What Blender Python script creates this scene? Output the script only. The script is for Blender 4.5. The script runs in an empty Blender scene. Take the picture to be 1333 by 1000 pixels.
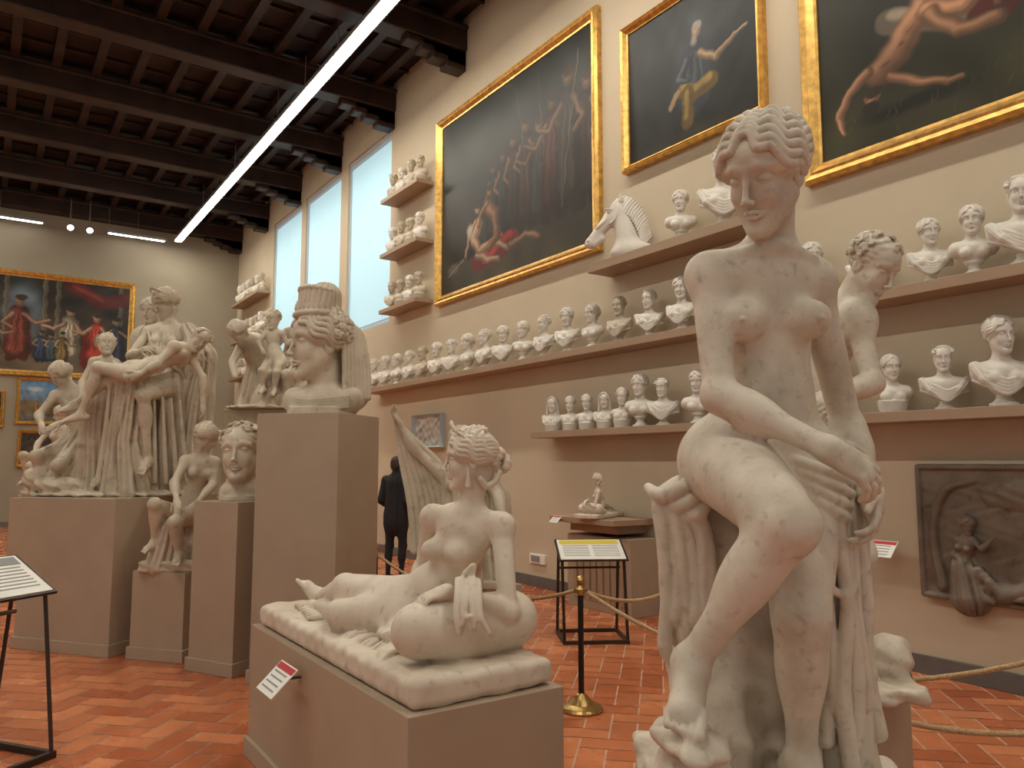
import bpy, math, random
import numpy as np
random.seed(7); rng=np.random.default_rng(7)
YAW=34.3; CY=math.cos(math.radians(YAW)); SY=math.sin(math.radians(YAW))
def world(R,G): return (R*CY+G*SY, -R*SY+G*CY)
def V(*a): return np.array(a,float)
def nrm(v):
    v=np.asarray(v,float); return v/max(np.linalg.norm(v),1e-9)
def rotm(yaw=0,pitch=0,roll=0):
    a,b,c=[math.radians(t) for t in (yaw,pitch,roll)]
    Rz=np.array([[math.cos(a),-math.sin(a),0],[math.sin(a),math.cos(a),0],[0,0,1]])
    Rx=np.array([[1,0,0],[0,math.cos(b),-math.sin(b)],[0,math.sin(b),math.cos(b)]])
    Ry=np.array([[math.cos(c),0,math.sin(c)],[0,1,0],[-math.sin(c),0,math.cos(c)]])
    return Rz@Rx@Ry

# ------------------------------------------------------------ materials
def newmat(name):
    m=bpy.data.materials.new(name); m.use_nodes=True
    nt=m.node_tree; b=nt.nodes['Principled BSDF']
    return m,nt,b
def simple(name,col,rough=.5,metal=0,noise=.0,scale=8,bump=0,emis=0,spec=None):
    m,nt,b=newmat(name)
    b.inputs['Roughness'].default_value=rough; b.inputs['Metallic'].default_value=metal
    if spec is not None: b.inputs['Specular IOR Level'].default_value=spec
    n=nt.nodes.new('ShaderNodeTexNoise'); n.inputs['Scale'].default_value=scale; n.inputs['Detail'].default_value=6
    tc=nt.nodes.new('ShaderNodeTexCoord'); nt.links.new(tc.outputs['Object'],n.inputs['Vector'])
    r=nt.nodes.new('ShaderNodeValToRGB')
    r.color_ramp.elements[0].position=.3; r.color_ramp.elements[1].position=.7
    r.color_ramp.elements[0].color=(*[c*(1-noise) for c in col],1)
    r.color_ramp.elements[1].color=(*[min(1,c*(1+noise*.6)) for c in col],1)
    nt.links.new(n.outputs['Fac'],r.inputs['Fac']); nt.links.new(r.outputs['Color'],b.inputs['Base Color'])
    if bump:
        bp=nt.nodes.new('ShaderNodeBump'); bp.inputs['Strength'].default_value=bump; bp.inputs['Distance'].default_value=.01
        nt.links.new(n.outputs['Fac'],bp.inputs['Height']); nt.links.new(bp.outputs['Normal'],b.inputs['Normal'])
    if emis:
        b.inputs['Emission Color'].default_value=(*col,1); b.inputs['Emission Strength'].default_value=emis
    return m
def plaster(name,c,dirt_and_crease,amt=.5,spots=True,scale=5,rough=.5):
    m,nt,b=newmat(name); N=nt.nodes; L=nt.links
    b.inputs['Roughness'].default_value=rough; b.inputs['Specular IOR Level'].default_value=.35
    tc=N.new('ShaderNodeTexCoord')
    n=N.new('ShaderNodeTexNoise'); n.inputs['Scale'].default_value=scale; n.inputs['Detail'].default_value=7; n.inputs['Roughness'].default_value=.6
    L.new(tc.outputs['Object'],n.inputs['Vector'])
    r=N.new('ShaderNodeValToRGB'); r.color_ramp.elements[0].position=.40; r.color_ramp.elements[1].position=.75
    r.color_ramp.elements[0].color=(*c,1); r.color_ramp.elements[1].color=(*[a*(1-amt)+d*amt for a,d in zip(c,dirt_and_crease)],1)
    L.new(n.outputs['Fac'],r.inputs['Fac'])
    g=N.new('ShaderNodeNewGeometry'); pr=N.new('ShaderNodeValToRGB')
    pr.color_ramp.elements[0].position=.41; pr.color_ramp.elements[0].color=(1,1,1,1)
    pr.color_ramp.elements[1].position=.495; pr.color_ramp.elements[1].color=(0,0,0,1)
    L.new(g.outputs['Pointiness'],pr.inputs['Fac'])  # concave creases blend towards the darker tone, driven by pointiness
    mx=N.new('ShaderNodeMixRGB'); mx.inputs['Color2'].default_value=(*dirt_and_crease,1)
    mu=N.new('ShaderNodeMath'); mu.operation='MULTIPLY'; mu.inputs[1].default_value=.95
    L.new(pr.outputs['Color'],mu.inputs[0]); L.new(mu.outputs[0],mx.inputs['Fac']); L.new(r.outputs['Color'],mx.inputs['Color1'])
    out=mx
    if spots:
        v=N.new('ShaderNodeTexNoise'); v.inputs['Scale'].default_value=scale*5; v.inputs['Detail'].default_value=4
        L.new(tc.outputs['Object'],v.inputs['Vector'])
        sr=N.new('ShaderNodeValToRGB'); sr.color_ramp.elements[0].position=.58; sr.color_ramp.elements[1].position=.76
        L.new(v.outputs['Fac'],sr.inputs['Fac'])
        m2=N.new('ShaderNodeMixRGB'); m2.inputs['Color2'].default_value=(*[d*.8 for d in dirt_and_crease],1)
        mm=N.new('ShaderNodeMath'); mm.operation='MULTIPLY'; mm.inputs[1].default_value=.5
        L.new(sr.outputs['Color'],mm.inputs[0]); L.new(mm.outputs[0],m2.inputs['Fac']); L.new(mx.outputs['Color'],m2.inputs['Color1'])
        out=m2
    L.new(out.outputs['Color'],b.inputs['Base Color'])
    n2=N.new('ShaderNodeTexNoise'); n2.inputs['Scale'].default_value=scale*8; n2.inputs['Detail'].default_value=3
    L.new(tc.outputs['Object'],n2.inputs['Vector'])
    bp=N.new('ShaderNodeBump'); bp.inputs['Strength'].default_value=.14; bp.inputs['Distance'].default_value=.004
    L.new(n2.outputs['Fac'],bp.inputs['Height']); L.new(bp.outputs['Normal'],b.inputs['Normal'])
    return m
M_main=plaster('plaster_cream',(.66,.585,.475),(.31,.23,.15),.65,scale=7)
M_rec=plaster('plaster_warm_white',(.71,.625,.51),(.38,.27,.17),.45,scale=4)
M_bust=plaster('plaster_white',(.69,.65,.575),(.30,.24,.17),.35,False,scale=4)
M_bustd=plaster('plaster_aged',(.54,.475,.37),(.24,.18,.12),.5,False,scale=5)
M_grp=plaster('plaster_yellowed',(.60,.52,.40),(.23,.165,.095),.6,scale=3)
M_relief=plaster('relief_stone',(.20,.155,.115),(.06,.045,.03),.7,scale=4)
M_wall=simple('wall_plaster',(.56,.475,.345),.85,noise=.10,scale=.7,bump=.05)
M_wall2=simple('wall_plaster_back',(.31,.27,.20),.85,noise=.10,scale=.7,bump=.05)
M_ped=simple('pedestal_paint',(.40,.305,.215),.55,noise=.07,scale=3)
M_shelf=simple('shelf_paint',(.36,.25,.16),.55,noise=.06,scale=3)
M_wood=simple('dark_wood',(.032,.013,.007),.5,noise=.5,scale=3,bump=.2)
M_wood2=simple('dark_wood_plank',(.020,.008,.0045),.6,noise=.5,scale=4,bump=.2)
M_gold=simple('gilt_frame',(.72,.43,.12),.34,metal=.75,noise=.35,scale=14,bump=.4)
M_brass=simple('aged_brass',(.50,.33,.12),.3,metal=.9,noise=.2,scale=20)
M_black=simple('black_metal',(.015,.013,.012),.4,metal=.3)
M_iron=simple('brown_metal',(.05,.035,.025),.45,metal=.5,noise=.2)
M_rope=simple('rope_fibre',(.50,.34,.18),.9,noise=.35,scale=90,bump=.5)
M_white=simple('white_card',(.80,.78,.72),.6,noise=.05)
M_red=simple('red_card',(.45,.02,.03),.6)
M_yel=simple('yellow_card',(.65,.55,.05),.6)
M_grey=simple('grey_print',(.25,.25,.24),.6)
M_base=simple('baseboard_stone',(.13,.12,.11),.5,noise=.1)
M_blind=simple('window_blind',(.46,.72,.84),.8,noise=.03,scale=2,emis=.45)
M_frameW=simple('window_frame_paint',(.50,.58,.62),.5)
M_led=simple('led_diffuser',(1,.92,.79),.5,emis=49)
M_led2=simple('led_diffuser_dim',(1,.95,.88),.5,emis=7)
M_house=simple('lamp_housing',(.35,.35,.35),.4,metal=.5)
M_cloth=simple('black_cloth',(.012,.012,.016),.85,noise=.3)
M_skin=simple('skin',(.55,.33,.23),.55,noise=.05)
M_hair=simple('brown_hair',(.035,.02,.012),.6,noise=.4,scale=60)

# ------------------------------------------------------------ mesh builder
class MB:
    def __init__(s): s.v=[];s.f=[];s.m=[]
    def box(s,lo,hi,m=0,R=None,t=(0,0,0)):
        n=len(s.v)
        for x in (lo[0],hi[0]):
            for y in (lo[1],hi[1]):
                for z in (lo[2],hi[2]):
                    p=V(x,y,z)
                    if R is not None: p=R@p
                    s.v.append(tuple(p+V(*t)))
        for q in ((0,1,3,2),(4,6,7,5),(0,4,5,1),(2,3,7,6),(0,2,6,4),(1,5,7,3)):
            s.f.append(tuple(n+i for i in q)); s.m.append(m)
    def cyl(s,p0,p1,r0,r1=None,n=14,m=0):
        r1=r0 if r1 is None else r1
        p0=V(*p0);p1=V(*p1);d=nrm(p1-p0);a=nrm(np.cross(d,V(0,0,1) if abs(d[2])<.9 else V(1,0,0)));b=np.cross(d,a)
        k=len(s.v)
        for p,r in ((p0,r0),(p1,r1)):
            for i in range(n):
                t=2*math.pi*i/n; s.v.append(tuple(p+r*(math.cos(t)*a+math.sin(t)*b)))
        for i in range(n):
            j=(i+1)%n; s.f.append((k+i,k+j,k+n+j,k+n+i)); s.m.append(m)
        s.f.append(tuple(k+i for i in range(n))[::-1]); s.m.append(m)
        s.f.append(tuple(k+n+i for i in range(n))); s.m.append(m)
    def lathe(s,prof,c=(0,0,0),n=28,m=0):
        k=len(s.v)
        for r,z in prof:
            for i in range(n):
                t=2*math.pi*i/n; s.v.append((c[0]+r*math.cos(t),c[1]+r*math.sin(t),c[2]+z))
        for a in range(len(prof)-1):
            for i in range(n):
                j=(i+1)%n; s.f.append((k+a*n+i,k+a*n+j,k+(a+1)*n+j,k+(a+1)*n+i)); s.m.append(m)
        s.f.append(tuple(k+i for i in range(n))[::-1]); s.m.append(m)
        s.f.append(tuple(k+(len(prof)-1)*n+i for i in range(n))); s.m.append(m)
    def obj(s,name,mats,loc=(0,0,0),rz=0,bevel=0,smooth=False,parent=None):
        me=bpy.data.meshes.new(name); me.from_pydata(s.v,[],s.f)
        for m in mats: me.materials.append(m)
        me.polygons.foreach_set('material_index',s.m); me.update()
        o=bpy.data.objects.new(name,me); bpy.context.collection.objects.link(o)
        o.location=loc; o.rotation_euler=(0,0,math.radians(rz))
        if bevel:
            b=o.modifiers.new('bevel','BEVEL'); b.width=bevel; b.segments=2; b.limit_method='ANGLE'
        if smooth:
            me.shade_smooth()
        if parent: o.parent=parent
        return o
def box(name,lo,hi,mat,bevel=0):
    b=MB(); c=[(a+d)/2 for a,d in zip(lo,hi)]
    b.box([a-d for a,d in zip(lo,c)],[a-d for a,d in zip(hi,c)]); return b.obj(name,[mat],loc=c,bevel=bevel)

# ------------------------------------------------------------ implicit sculpting
class Sculpt:
    def __init__(s): s.P=[]; s.st=[(np.eye(3),np.zeros(3),1.0)]
    def push(s,M=None,t=(0,0,0),sc=1.0):
        M0,t0,s0=s.st[-1]; M=np.eye(3) if M is None else M
        s.st.append((M0@M,t0+M0@(np.array(t,float)*s0),s0*sc))
    def pop(s): s.st.pop()
    def _p(s,p):
        M,t,sc=s.st[-1]; return t+M@(np.array(p,float)*sc)
    def ell(s,c,r,R=None,k=.02,op=0,w=None):
        M,t,sc=s.st[-1]; c=s._p(c)
        r=np.array(r,float)*np.ones(3)*sc; Rm=M if R is None else M@R
        ext=np.sqrt(((Rm*r)**2).sum(1))
        s.P.append(dict(t='e',c=c,r=r,R=Rm,k=k*sc,op=op,w=w,sc=sc,lo=c-ext,hi=c+ext))
    def cone(s,a,b,r1,r2=None,k=.02,op=0,flat=None,fold=None):
        M,t,sc=s.st[-1]; a=s._p(a); b=s._p(b); r2=r1 if r2 is None else r2
        r1*=sc;r2*=sc
        if flat is not None: flat=(M@nrm(flat[0]),flat[1])
        am=0
        if fold is not None: fold=(fold[0],fold[1]*sc,fold[2]); am=fold[1]*1.6
        e=max(r1,r2)+am
        s.P.append(dict(t='c',a=a,b=b,r1=r1,r2=r2,flat=flat,fold=fold,k=k*sc,op=op,w=None,sc=sc,lo=np.minimum(a,b)-e,hi=np.maximum(a,b)+e))
    def chain(s,pts,rs,k=.01,op=0,**kw):
        if not hasattr(rs,'__len__'): rs=[rs]*len(pts)
        i0=len(s.P)
        for i in range(len(pts)-1): s.cone(pts[i],pts[i+1],rs[i],rs[i+1],k=k,**kw)
        sub=s.P[i0:]; del s.P[i0:]
        s.P.append(dict(t='g',sub=sub,k=sub[0]['k'],op=op,sc=sub[0]['sc'],lo=np.min([q['lo'] for q in sub],0),hi=np.max([q['hi'] for q in sub],0)))
    def curve(s,pts,rs,k=.006,n=4,**kw):
        """smooth Catmull-Rom strand through the points"""
        P=[V(*p) for p in pts]; P=[2*P[0]-P[1]]+P+[2*P[-1]-P[-2]]
        if not hasattr(rs,'__len__'): rs=[rs]*len(pts)
        o=[];r=[]
        for i in range(1,len(P)-2):
            for j in range(n):
                t=j/n; a,b,c,d=P[i-1:i+3]
                o.append(.5*((2*b)+(c-a)*t+(2*a-5*b+4*c-d)*t*t+(3*b-a-3*c+d)*t**3)); r.append(rs[i-1]*(1-t)+rs[i]*t)
        o.append(P[-2]); r.append(rs[-1]); s.chain(o,r,k=k,**kw)
    def box(s,c,h,R=None,rd=.01,k=.01,op=0,w=None):
        M,t,sc=s.st[-1]; c=s._p(c); h=np.array(h,float)*sc; Rm=M if R is None else M@R
        ext=(np.abs(Rm)*h).sum(1)
        s.P.append(dict(t='b',c=c,h=h,R=Rm,rd=rd*sc,k=k*sc,op=op,w=w,sc=sc,lo=c-ext,hi=c+ext))
    def cyl(s,c,r1,r2,h,k=.005,op=0,rd=.004):
        M,t,sc=s.st[-1]; c=s._p(c); r1*=sc;r2*=sc;h*=sc; e=max(r1,r2)
        s.P.append(dict(t='z',c=c,r1=r1,r2=r2,hh=h/2,R=M,rd=rd*sc,k=k*sc,op=op,w=None,sc=sc,lo=c-V(e,e,h/2),hi=c+V(e,e,h/2)))
    @staticmethod
    def ev(p,X,Y,Z):
        if p['t']=='c':
            a,b=p['a'],p['b']; ab=b-a; L2=max(ab@ab,1e-12)
            dx,dy,dz=X-a[0],Y-a[1],Z-a[2]
            t=np.clip((dx*ab[0]+dy*ab[1]+dz*ab[2])/L2,0,1)
            qx,qy,qz=dx-t*ab[0],dy-t*ab[1],dz-t*ab[2]
            r=p['r1']+(p['r2']-p['r1'])*t
            if p['fold'] is not None:
                n,am,tw=p['fold']; ax=nrm(ab); e1=nrm(np.cross(ax,V(.3,.8,.1))); e2=np.cross(ax,e1)
                th=np.arctan2(qx*e2[0]+qy*e2[1]+qz*e2[2],qx*e1[0]+qy*e1[1]+qz*e1[2])
                ph=n*th+1.3*np.sin(2*th)+.22*tw*np.sin(9*Z+5*X)
                r=r+am*((1.7*np.abs(np.sin(ph*.5+.25*np.sin(ph)))-1.0)+.35*np.sin(round(2.3*n)*th+.3*tw*np.sin(7*Z)))
            if p['flat'] is not None:
                nv,f=p['flat']; cdot=(qx*nv[0]+qy*nv[1]+qz*nv[2])*(1/f-1)
                qx=qx+nv[0]*cdot; qy=qy+nv[1]*cdot; qz=qz+nv[2]*cdot
            return np.sqrt(qx*qx+qy*qy+qz*qz)-r
        c=p['c']; R=p['R']; dx,dy,dz=X-c[0],Y-c[1],Z-c[2]
        x=dx*R[0,0]+dy*R[1,0]+dz*R[2,0]; y=dx*R[0,1]+dy*R[1,1]+dz*R[2,1]; z=dx*R[0,2]+dy*R[1,2]+dz*R[2,2]
        if p['t']=='e':
            r=p['r']; u,v,w_=x/r[0],y/r[1],z/r[2]
            k0=np.sqrt(u*u+v*v+w_*w_); k1=np.sqrt((u/r[0])**2+(v/r[1])**2+(w_/r[2])**2)+1e-9
            d=k0*(k0-1)/k1
        elif p['t']=='b':
            h=p['h']-p['rd']; a,b,e=np.abs(x)-h[0],np.abs(y)-h[1],np.abs(z)-h[2]
            d=np.sqrt(np.maximum(a,0)**2+np.maximum(b,0)**2+np.maximum(e,0)**2)+np.minimum(np.maximum(a,np.maximum(b,e)),0)-p['rd']
        else:
            t=np.clip(z/(2*p['hh'])+.5,0,1); rr=p['r1']+(p['r2']-p['r1'])*t-p['rd']
            a=np.sqrt(x*x+y*y)-rr; b=np.abs(z)-p['hh']+p['rd']
            d=np.sqrt(np.maximum(a,0)**2+np.maximum(b,0)**2)+np.minimum(np.maximum(a,b),0)-p['rd']
        if p['w'] is not None:
            s=p['sc']; d=d+p['w'](x/s,y/s,z/s)*s
        return d
    def grid(s,lo,hi,h):
        lo=np.array(lo,float); n=np.ceil((np.array(hi)-lo)/h).astype(int)+1
        F=np.full(n,.5,np.float32)
        ax=[(lo[i]+h*np.arange(n[i])).astype(np.float32) for i in range(3)]
        def rngs(p,pad):
            a=np.clip(np.floor((p['lo']-pad-lo)/h).astype(int),0,n); b=np.clip(np.ceil((p['hi']+pad-lo)/h).astype(int)+1,0,n); return a,b
        for p in s.P:
            pad=p['k']+3*h+.008*p['sc']
            a,b=rngs(p,pad)
            if (b<=a).any(): continue
            sl=(slice(a[0],b[0]),slice(a[1],b[1]),slice(a[2],b[2]))
            if p['t']=='g':
                d=np.full(b-a,.5,np.float32)
                for q in p['sub']:
                    a2,b2=rngs(q,pad)
                    if (b2<=a2).any(): continue
                    dd=Sculpt.ev(q,ax[0][a2[0]:b2[0],None,None],ax[1][None,a2[1]:b2[1],None],ax[2][None,None,a2[2]:b2[2]]).astype(np.float32)
                    o=a2-a; e=b2-a; ss=(slice(o[0],e[0]),slice(o[1],e[1]),slice(o[2],e[2])); d[ss]=np.minimum(d[ss],dd)
            else:
                d=Sculpt.ev(p,ax[0][a[0]:b[0],None,None],ax[1][None,a[1]:b[1],None],ax[2][None,None,a[2]:b[2]]).astype(np.float32)
            f=F[sl]; k=max(p['k'],1e-4)
            if p['op']==0:
                q=np.maximum(k-np.abs(f-d),0)/k; F[sl]=np.minimum(f,d)-q*q*k*.25
            else:
                d=-d; q=np.maximum(k-np.abs(f-d),0)/k; F[sl]=np.maximum(f,d)+q*q*k*.25
        I=F<0
        cnt=np.zeros(n-1,np.uint8); nx,ny,nz=n
        offs=[(i,j,k) for i in (0,1) for j in (0,1) for k in (0,1)]
        for o in offs: cnt+=I[o[0]:nx-1+o[0],o[1]:ny-1+o[1],o[2]:nz-1+o[2]]
        A=np.argwhere((cnt>0)&(cnt<8))
        if len(A)==0: return np.zeros((0,3)),np.zeros((0,4),int)
        idx=np.full(n-1,-1,np.int32); idx[A[:,0],A[:,1],A[:,2]]=np.arange(len(A))
        vals=np.stack([F[A[:,0]+o[0],A[:,1]+o[1],A[:,2]+o[2]] for o in offs])
        acc=np.zeros((len(A),3)); ct=np.zeros(len(A))
        for i in range(8):
            for j in range(i+1,8):
                d=np.array(offs[j])-np.array(offs[i])
                if np.abs(d).sum()!=1: continue
                m=(vals[i]<0)!=(vals[j]<0)
                den=np.where(m,vals[i]-vals[j],1); t=np.where(m,vals[i]/den,0)
                pt=np.array(offs[i])[None]+t[:,None]*d[None]
                acc+=pt*m[:,None]; ct+=m
        P=lo+h*(A+acc/ct[:,None])
        Q=[]
        for axn in range(3):
            sl0=[slice(None)]*3; sl1=[slice(None)]*3; sl0[axn]=slice(0,-1); sl1[axn]=slice(1,None)
            a=I[tuple(sl0)]; b=I[tuple(sl1)]
            E=np.argwhere(a!=b); u=(axn+1)%3; v=(axn+2)%3
            ok=(E[:,u]>0)&(E[:,v]>0)&(E[:,u]<n[u]-1)&(E[:,v]<n[v]-1); E=E[ok]
            s_=a[E[:,0],E[:,1],E[:,2]]
            def g(du,dv):
                T=E.copy(); T[:,u]+=du; T[:,v]+=dv; return idx[T[:,0],T[:,1],T[:,2]]
            q=np.stack([g(-1,-1),g(0,-1),g(0,0),g(-1,0)],1)
            q[~s_]=q[~s_][:,::-1]; Q.append(q)
        Q=np.concatenate(Q); Q=Q[(Q>=0).all(1)]
        return P,Q
    def mesh(s,name,mat,h=.006,boxes=None,org=(0,0,0)):
        if boxes is None:
            lo=np.min([p['lo'] for p in s.P if p['op']==0],0)-4*h; hi=np.max([p['hi'] for p in s.P if p['op']==0],0)+4*h
            boxes=[(lo,hi,h)]
        VV=[];QQ=[];n=0
        for lo,hi,hh in boxes:
            P,Q=s.grid(lo,hi,hh); VV.append(P); QQ.append(Q+n); n+=len(P)
        P=np.concatenate(VV)-np.array(org); Q=np.concatenate(QQ)
        me=bpy.data.meshes.new(name); me.vertices.add(len(P)); me.vertices.foreach_set('co',P.astype(np.float32).ravel())
        me.loops.add(len(Q)*4); me.loops.foreach_set('vertex_index',Q.astype(np.int32).ravel())
        me.polygons.add(len(Q)); me.polygons.foreach_set('loop_start',(np.arange(len(Q))*4).astype(np.int32))
        me.update(calc_edges=True); me.validate(); me.shade_smooth(); me.materials.append(mat)
        return me
def put(name,me,loc,rz=-YAW,sc=1,parent=None):
    o=bpy.data.objects.new(name,me); bpy.context.collection.objects.link(o)
    o.location=loc; o.rotation_euler=(0,0,math.radians(rz))
    o.scale=(sc,)*3 if not hasattr(sc,'__len__') else sc
    if parent: o.parent=parent
    return o

wave1=lambda x,y,z: .0035*np.sin(260*z+90*y+5*np.sin(60*x))
wave2=lambda x,y,z: .005*np.sin(150*x+3*np.sin(55*z))*np.sin(170*z+40*y)
rough=lambda x,y,z: .008*(np.sin(34*x+3*np.sin(21*z))*np.sin(29*z+2*np.sin(31*y))+.6*np.sin(67*y+2)*np.sin(59*x))

def hair_wavy(S,plain=False,vol=1.0):
    E=S.ell; cen=V(0,.020,.044); rad=V(.082,.097,.083)
    E(cen+V(0,.006,0),rad*V(.98,.96,.98),k=.004)
    def surf(p,f): q=(V(*p)-cen)/rad; return cen+nrm(q)*rad*f
    N=9; rr=.0098 if not plain else .0080
    for s in(-1,1):
        if not plain: E((s*.058,-.010,.030),(.028*vol,.052,.038),k=.01)
        for j in range(N):
            y0=-.078+.0185*j; g=j*.78
            K=[(s*.003,y0,.12),(s*.034,y0-.008+.004*g,.086+.008*g),(s*.066,-.056+.017*g,.048+.013*g),(s*.082,-.014+.012*g,.014+.016*g),(s*.070,.048+.003*g,-.006+.015*g),(s*.020,.106,.0+.009*g)]
            pts=[]
            for i in range(len(K)-1):
                for m in range(5):
                    t=m/5; tt=i+t; p=V(*K[i])*(1-t)+V(*K[i+1])*t
                    bulge=1.040+(.0 if plain else .105*vol*math.exp(-((tt-2.4)/1.1)**2)*max(0,1-g*.16))+(.010*(j%2))
                    q=surf(p,bulge)
                    if not plain: q=q+V(0,.0050*math.sin(tt*4.6+j*.9),.0070*math.sin(tt*4.6+j*.9))*min(1,tt*2)*min(1,(5-tt))
                    pts.append(q)
            pts.append(surf(K[-1],1.0))
            S.chain(pts,[rr]*(len(pts)-1)+[.007],k=.0012)
def head(S,c,yaw=0,pitch=0,roll=0,sc=1.0,hair='wavy',seed=1,lid=0.0,vol=1.0):
    S.push(rotm(yaw,pitch,roll),c,sc); E=S.ell; C=S.cone
    E((0,.018,.035),(.068,.088,.078)); E((0,-.023,-.026),(.055,.060,.086),k=.03)
    E((0,-.033,.048),(.055,.051,.046),k=.03)
    for s in (-1,1):
        C((s*.045,0,-.042),(s*.015,-.058,-.098),.022,.016,k=.03)
        E((s*.032,-.053,-.026),(.022,.020,.027),k=.02)
    E((0,-.067,-.104),(.0165,.0165,.0135),k=.018)
    for s in (-1,1):
        S.chain([(s*.009,-.078,.030),(s*.028,-.079,.036),(s*.052,-.060,.028)],[.0060,.0062,.0050],k=.014)
    for s in (-1,1):
        E((s*.0300,-.0935,.0095),(.0190,.0200,.0125),k=.008,op=1)
        E((s*.0300,-.0630,.0085),(.0150,.0135,.0115),k=.002)
        E((s*.0300,-.0630,.0130-.0035*lid),(.0168,.0150,.0085+.001*lid),k=.0015)
        lz=-.0035*lid
        S.curve([(s*.0135,-.0705,.0085+lz*.5),(s*.0215,-.0765,.0112+lz),(s*.0305,-.0782,.0115+lz),(s*.040,-.0735,.0095+lz),(s*.0475,-.0640,.0050)],[.0012,.0017,.0019,.0017,.0014],k=.0015,n=2)
        S.curve([(s*.0140,-.070,.0070),(s*.0300,-.0752,.0005),(s*.0470,-.0635,.0040)],[.0014,.0020,.0014],k=.0025,n=2)
    S.curve([(0,-.079,.034),(0,-.086,.012),(0,-.095,-.012),(0,-.103,-.030)],[.0075,.0060,.0062,.0070],k=.009,n=2)
    E((0,-.1030,-.032),(.0078,.0085,.0070),k=.006)
    for s in (-1,1): E((s*.0100,-.095,-.0360),(.0058,.0090,.0058),k=.005); E((s*.0052,-.099,-.0415),(.0026,.0040,.0022),k=.002,op=1)
    for s in (-1,1): S.curve([(0,-.0860,-.0595),(s*.008,-.0875,-.0578),(s*.0225,-.0755,-.0628)],[.0046,.0048,.0020],k=.004,n=2)
    S.curve([(-.018,-.0765,-.067),(-.007,-.0840,-.0705),(.007,-.0840,-.0705),(.018,-.0765,-.067)],[.0025,.0056,.0056,.0025],k=.004,n=2)
    S.curve([(-.0235,-.0778,-.0630),(-.011,-.0912,-.0652),(0,-.0928,-.0644),(.011,-.0912,-.0652),(.0235,-.0778,-.0630)],[.0006,.0008,.0009,.0008,.0006],k=.0018,op=1,n=2)
    E((0,-.0905,-.086),(.014,.008,.0045),k=.01,op=1); E((0,-.0925,-.050),(.0026,.005,.006),k=.005,op=1)
    for s in (-1,1):
        E((s*.070,.012,-.008),(.009,.018,.028),k=.005); E((s*.080,.006,-.006),(.006,.009,.014),k=.004,op=1)
    rg=random.Random(seed)
    if hair in('wavy','diadem','crown','plain'):
        hair_wavy(S,hair=='plain',vol)
        for j in range(9):
            a=j*.7; E((.026*math.cos(a),.116+.012*math.sin(a*2),.008+.026*math.sin(a)),(.020,.020,.017),k=.003)
        E((0,.122,.010),(.022,.022,.020),k=.004)
        C((0,.085,.0),(0,.070,-.075),.030,.022,k=.015)
    if hair=='curly' or hair=='crown':
        if hair=='curly': E((0,.022,.045),(.080,.092,.080),k=.006,w=wave2)
        for i in range(110):
            th=rg.uniform(0,2*math.pi); z=rg.uniform(-.35,1); rr=math.sqrt(max(0,1-z*z))
            x,y=rr*math.cos(th),rr*math.sin(th)
            if y<-.25 and z<.55: continue
            if y<0 and z<-.05 and abs(x)<.9: continue
            f=.094 if hair=='crown' else .086
            p=V(x*f,.018+y*(f+.010),.042+z*f); a0=rg.uniform(0,6.3); q=rg.uniform(.011,.015)
            nn=nrm(V(x/.084,y/.094,z/.084)); t1=nrm(np.cross(nn,V(.2,.3,.9))); t2=np.cross(nn,t1); pts=[]
            for m in range(7):
                an=a0+m*.95; r_=q*(1-.10*m); pts.append(p+(t1*math.cos(an)+t2*math.sin(an))*r_*.75+nn*.0012*m)
            S.chain(pts,[.0058]*6+[.0045],k=.0015)
    if hair in('short','beard'):
        E((0,.024,.048),(.076,.090,.074),k=.006,w=wave2)
        for i in range(26):
            th=rg.uniform(-.1,math.pi+.1); p=(math.cos(th)*.076,-.045+math.sin(th)*.02,.055+math.sin(th)*.055); E(p,(.016,.014,.013),k=.004)
    if hair=='beard':
        for i in range(34):
            x=rg.uniform(-.045,.045); z=rg.uniform(-.14,-.09)+abs(x)*.8; E((x,-.066+abs(x)*.6,z),(.013,.012,.016),k=.004)
        for s in (-1,1): C((s*.004,-.090,-.05),(s*.03,-.078,-.066),.006,.004,k=.004)
    if hair=='veil':
        E((0,.025,.045),(.086,.096,.090),k=.004)
        for s in (-1,1): S.curve([(0,-.045,.122),(s*.060,-.045,.085),(s*.084,-.02,.01),(s*.085,-.005,-.08),(s*.09,0,-.16)],[.012,.014,.016,.020,.026],k=.012)
        C((0,.05,.0),(0,.05,-.16),.085,.085,k=.02,fold=(8,.006,3),flat=((0,1,0),.7))
    if hair=='diadem':
        S.curve([(-.080,-.005,.085),(-.050,-.052,.122),(0,-.066,.150),(.050,-.052,.122),(.080,-.005,.085)],[.005,.010,.015,.010,.005],k=.003,flat=((0,1,0),.55))
        for j in range(11):
            t=-1.15+j*.23; E((math.sin(t)*.076,.010-math.cos(t)*.080,.112+.038*math.cos(t)**2),(.0055,)*3,k=.002)
    if hair=='crown':
        for i in range(13):
            t=-1.5+i*.25; C((math.sin(t)*.066,.004-math.cos(t)*.066,.095),(math.sin(t)*.078,.016-math.cos(t)*.066,.165+.018*math.cos(t)),.011,.010,k=.004); E((math.sin(t)*.080,.016-math.cos(t)*.070,.178+.018*math.cos(t)),(.010,)*3,k=.003); E((math.sin(t+.12)*.075,.012-math.cos(t+.12)*.073,.130),(.0065,)*3,k=.002)
        S.curve([(math.sin(t)*.078,.006-math.cos(t)*.080,.104) for t in (-1.5,-.9,-.3,.3,.9,1.5)],.010,k=.003)
        C((0,.02,.10),(0,.03,.17),.058,.052,k=.01,fold=(9,.004,0))
    S.pop()

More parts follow.
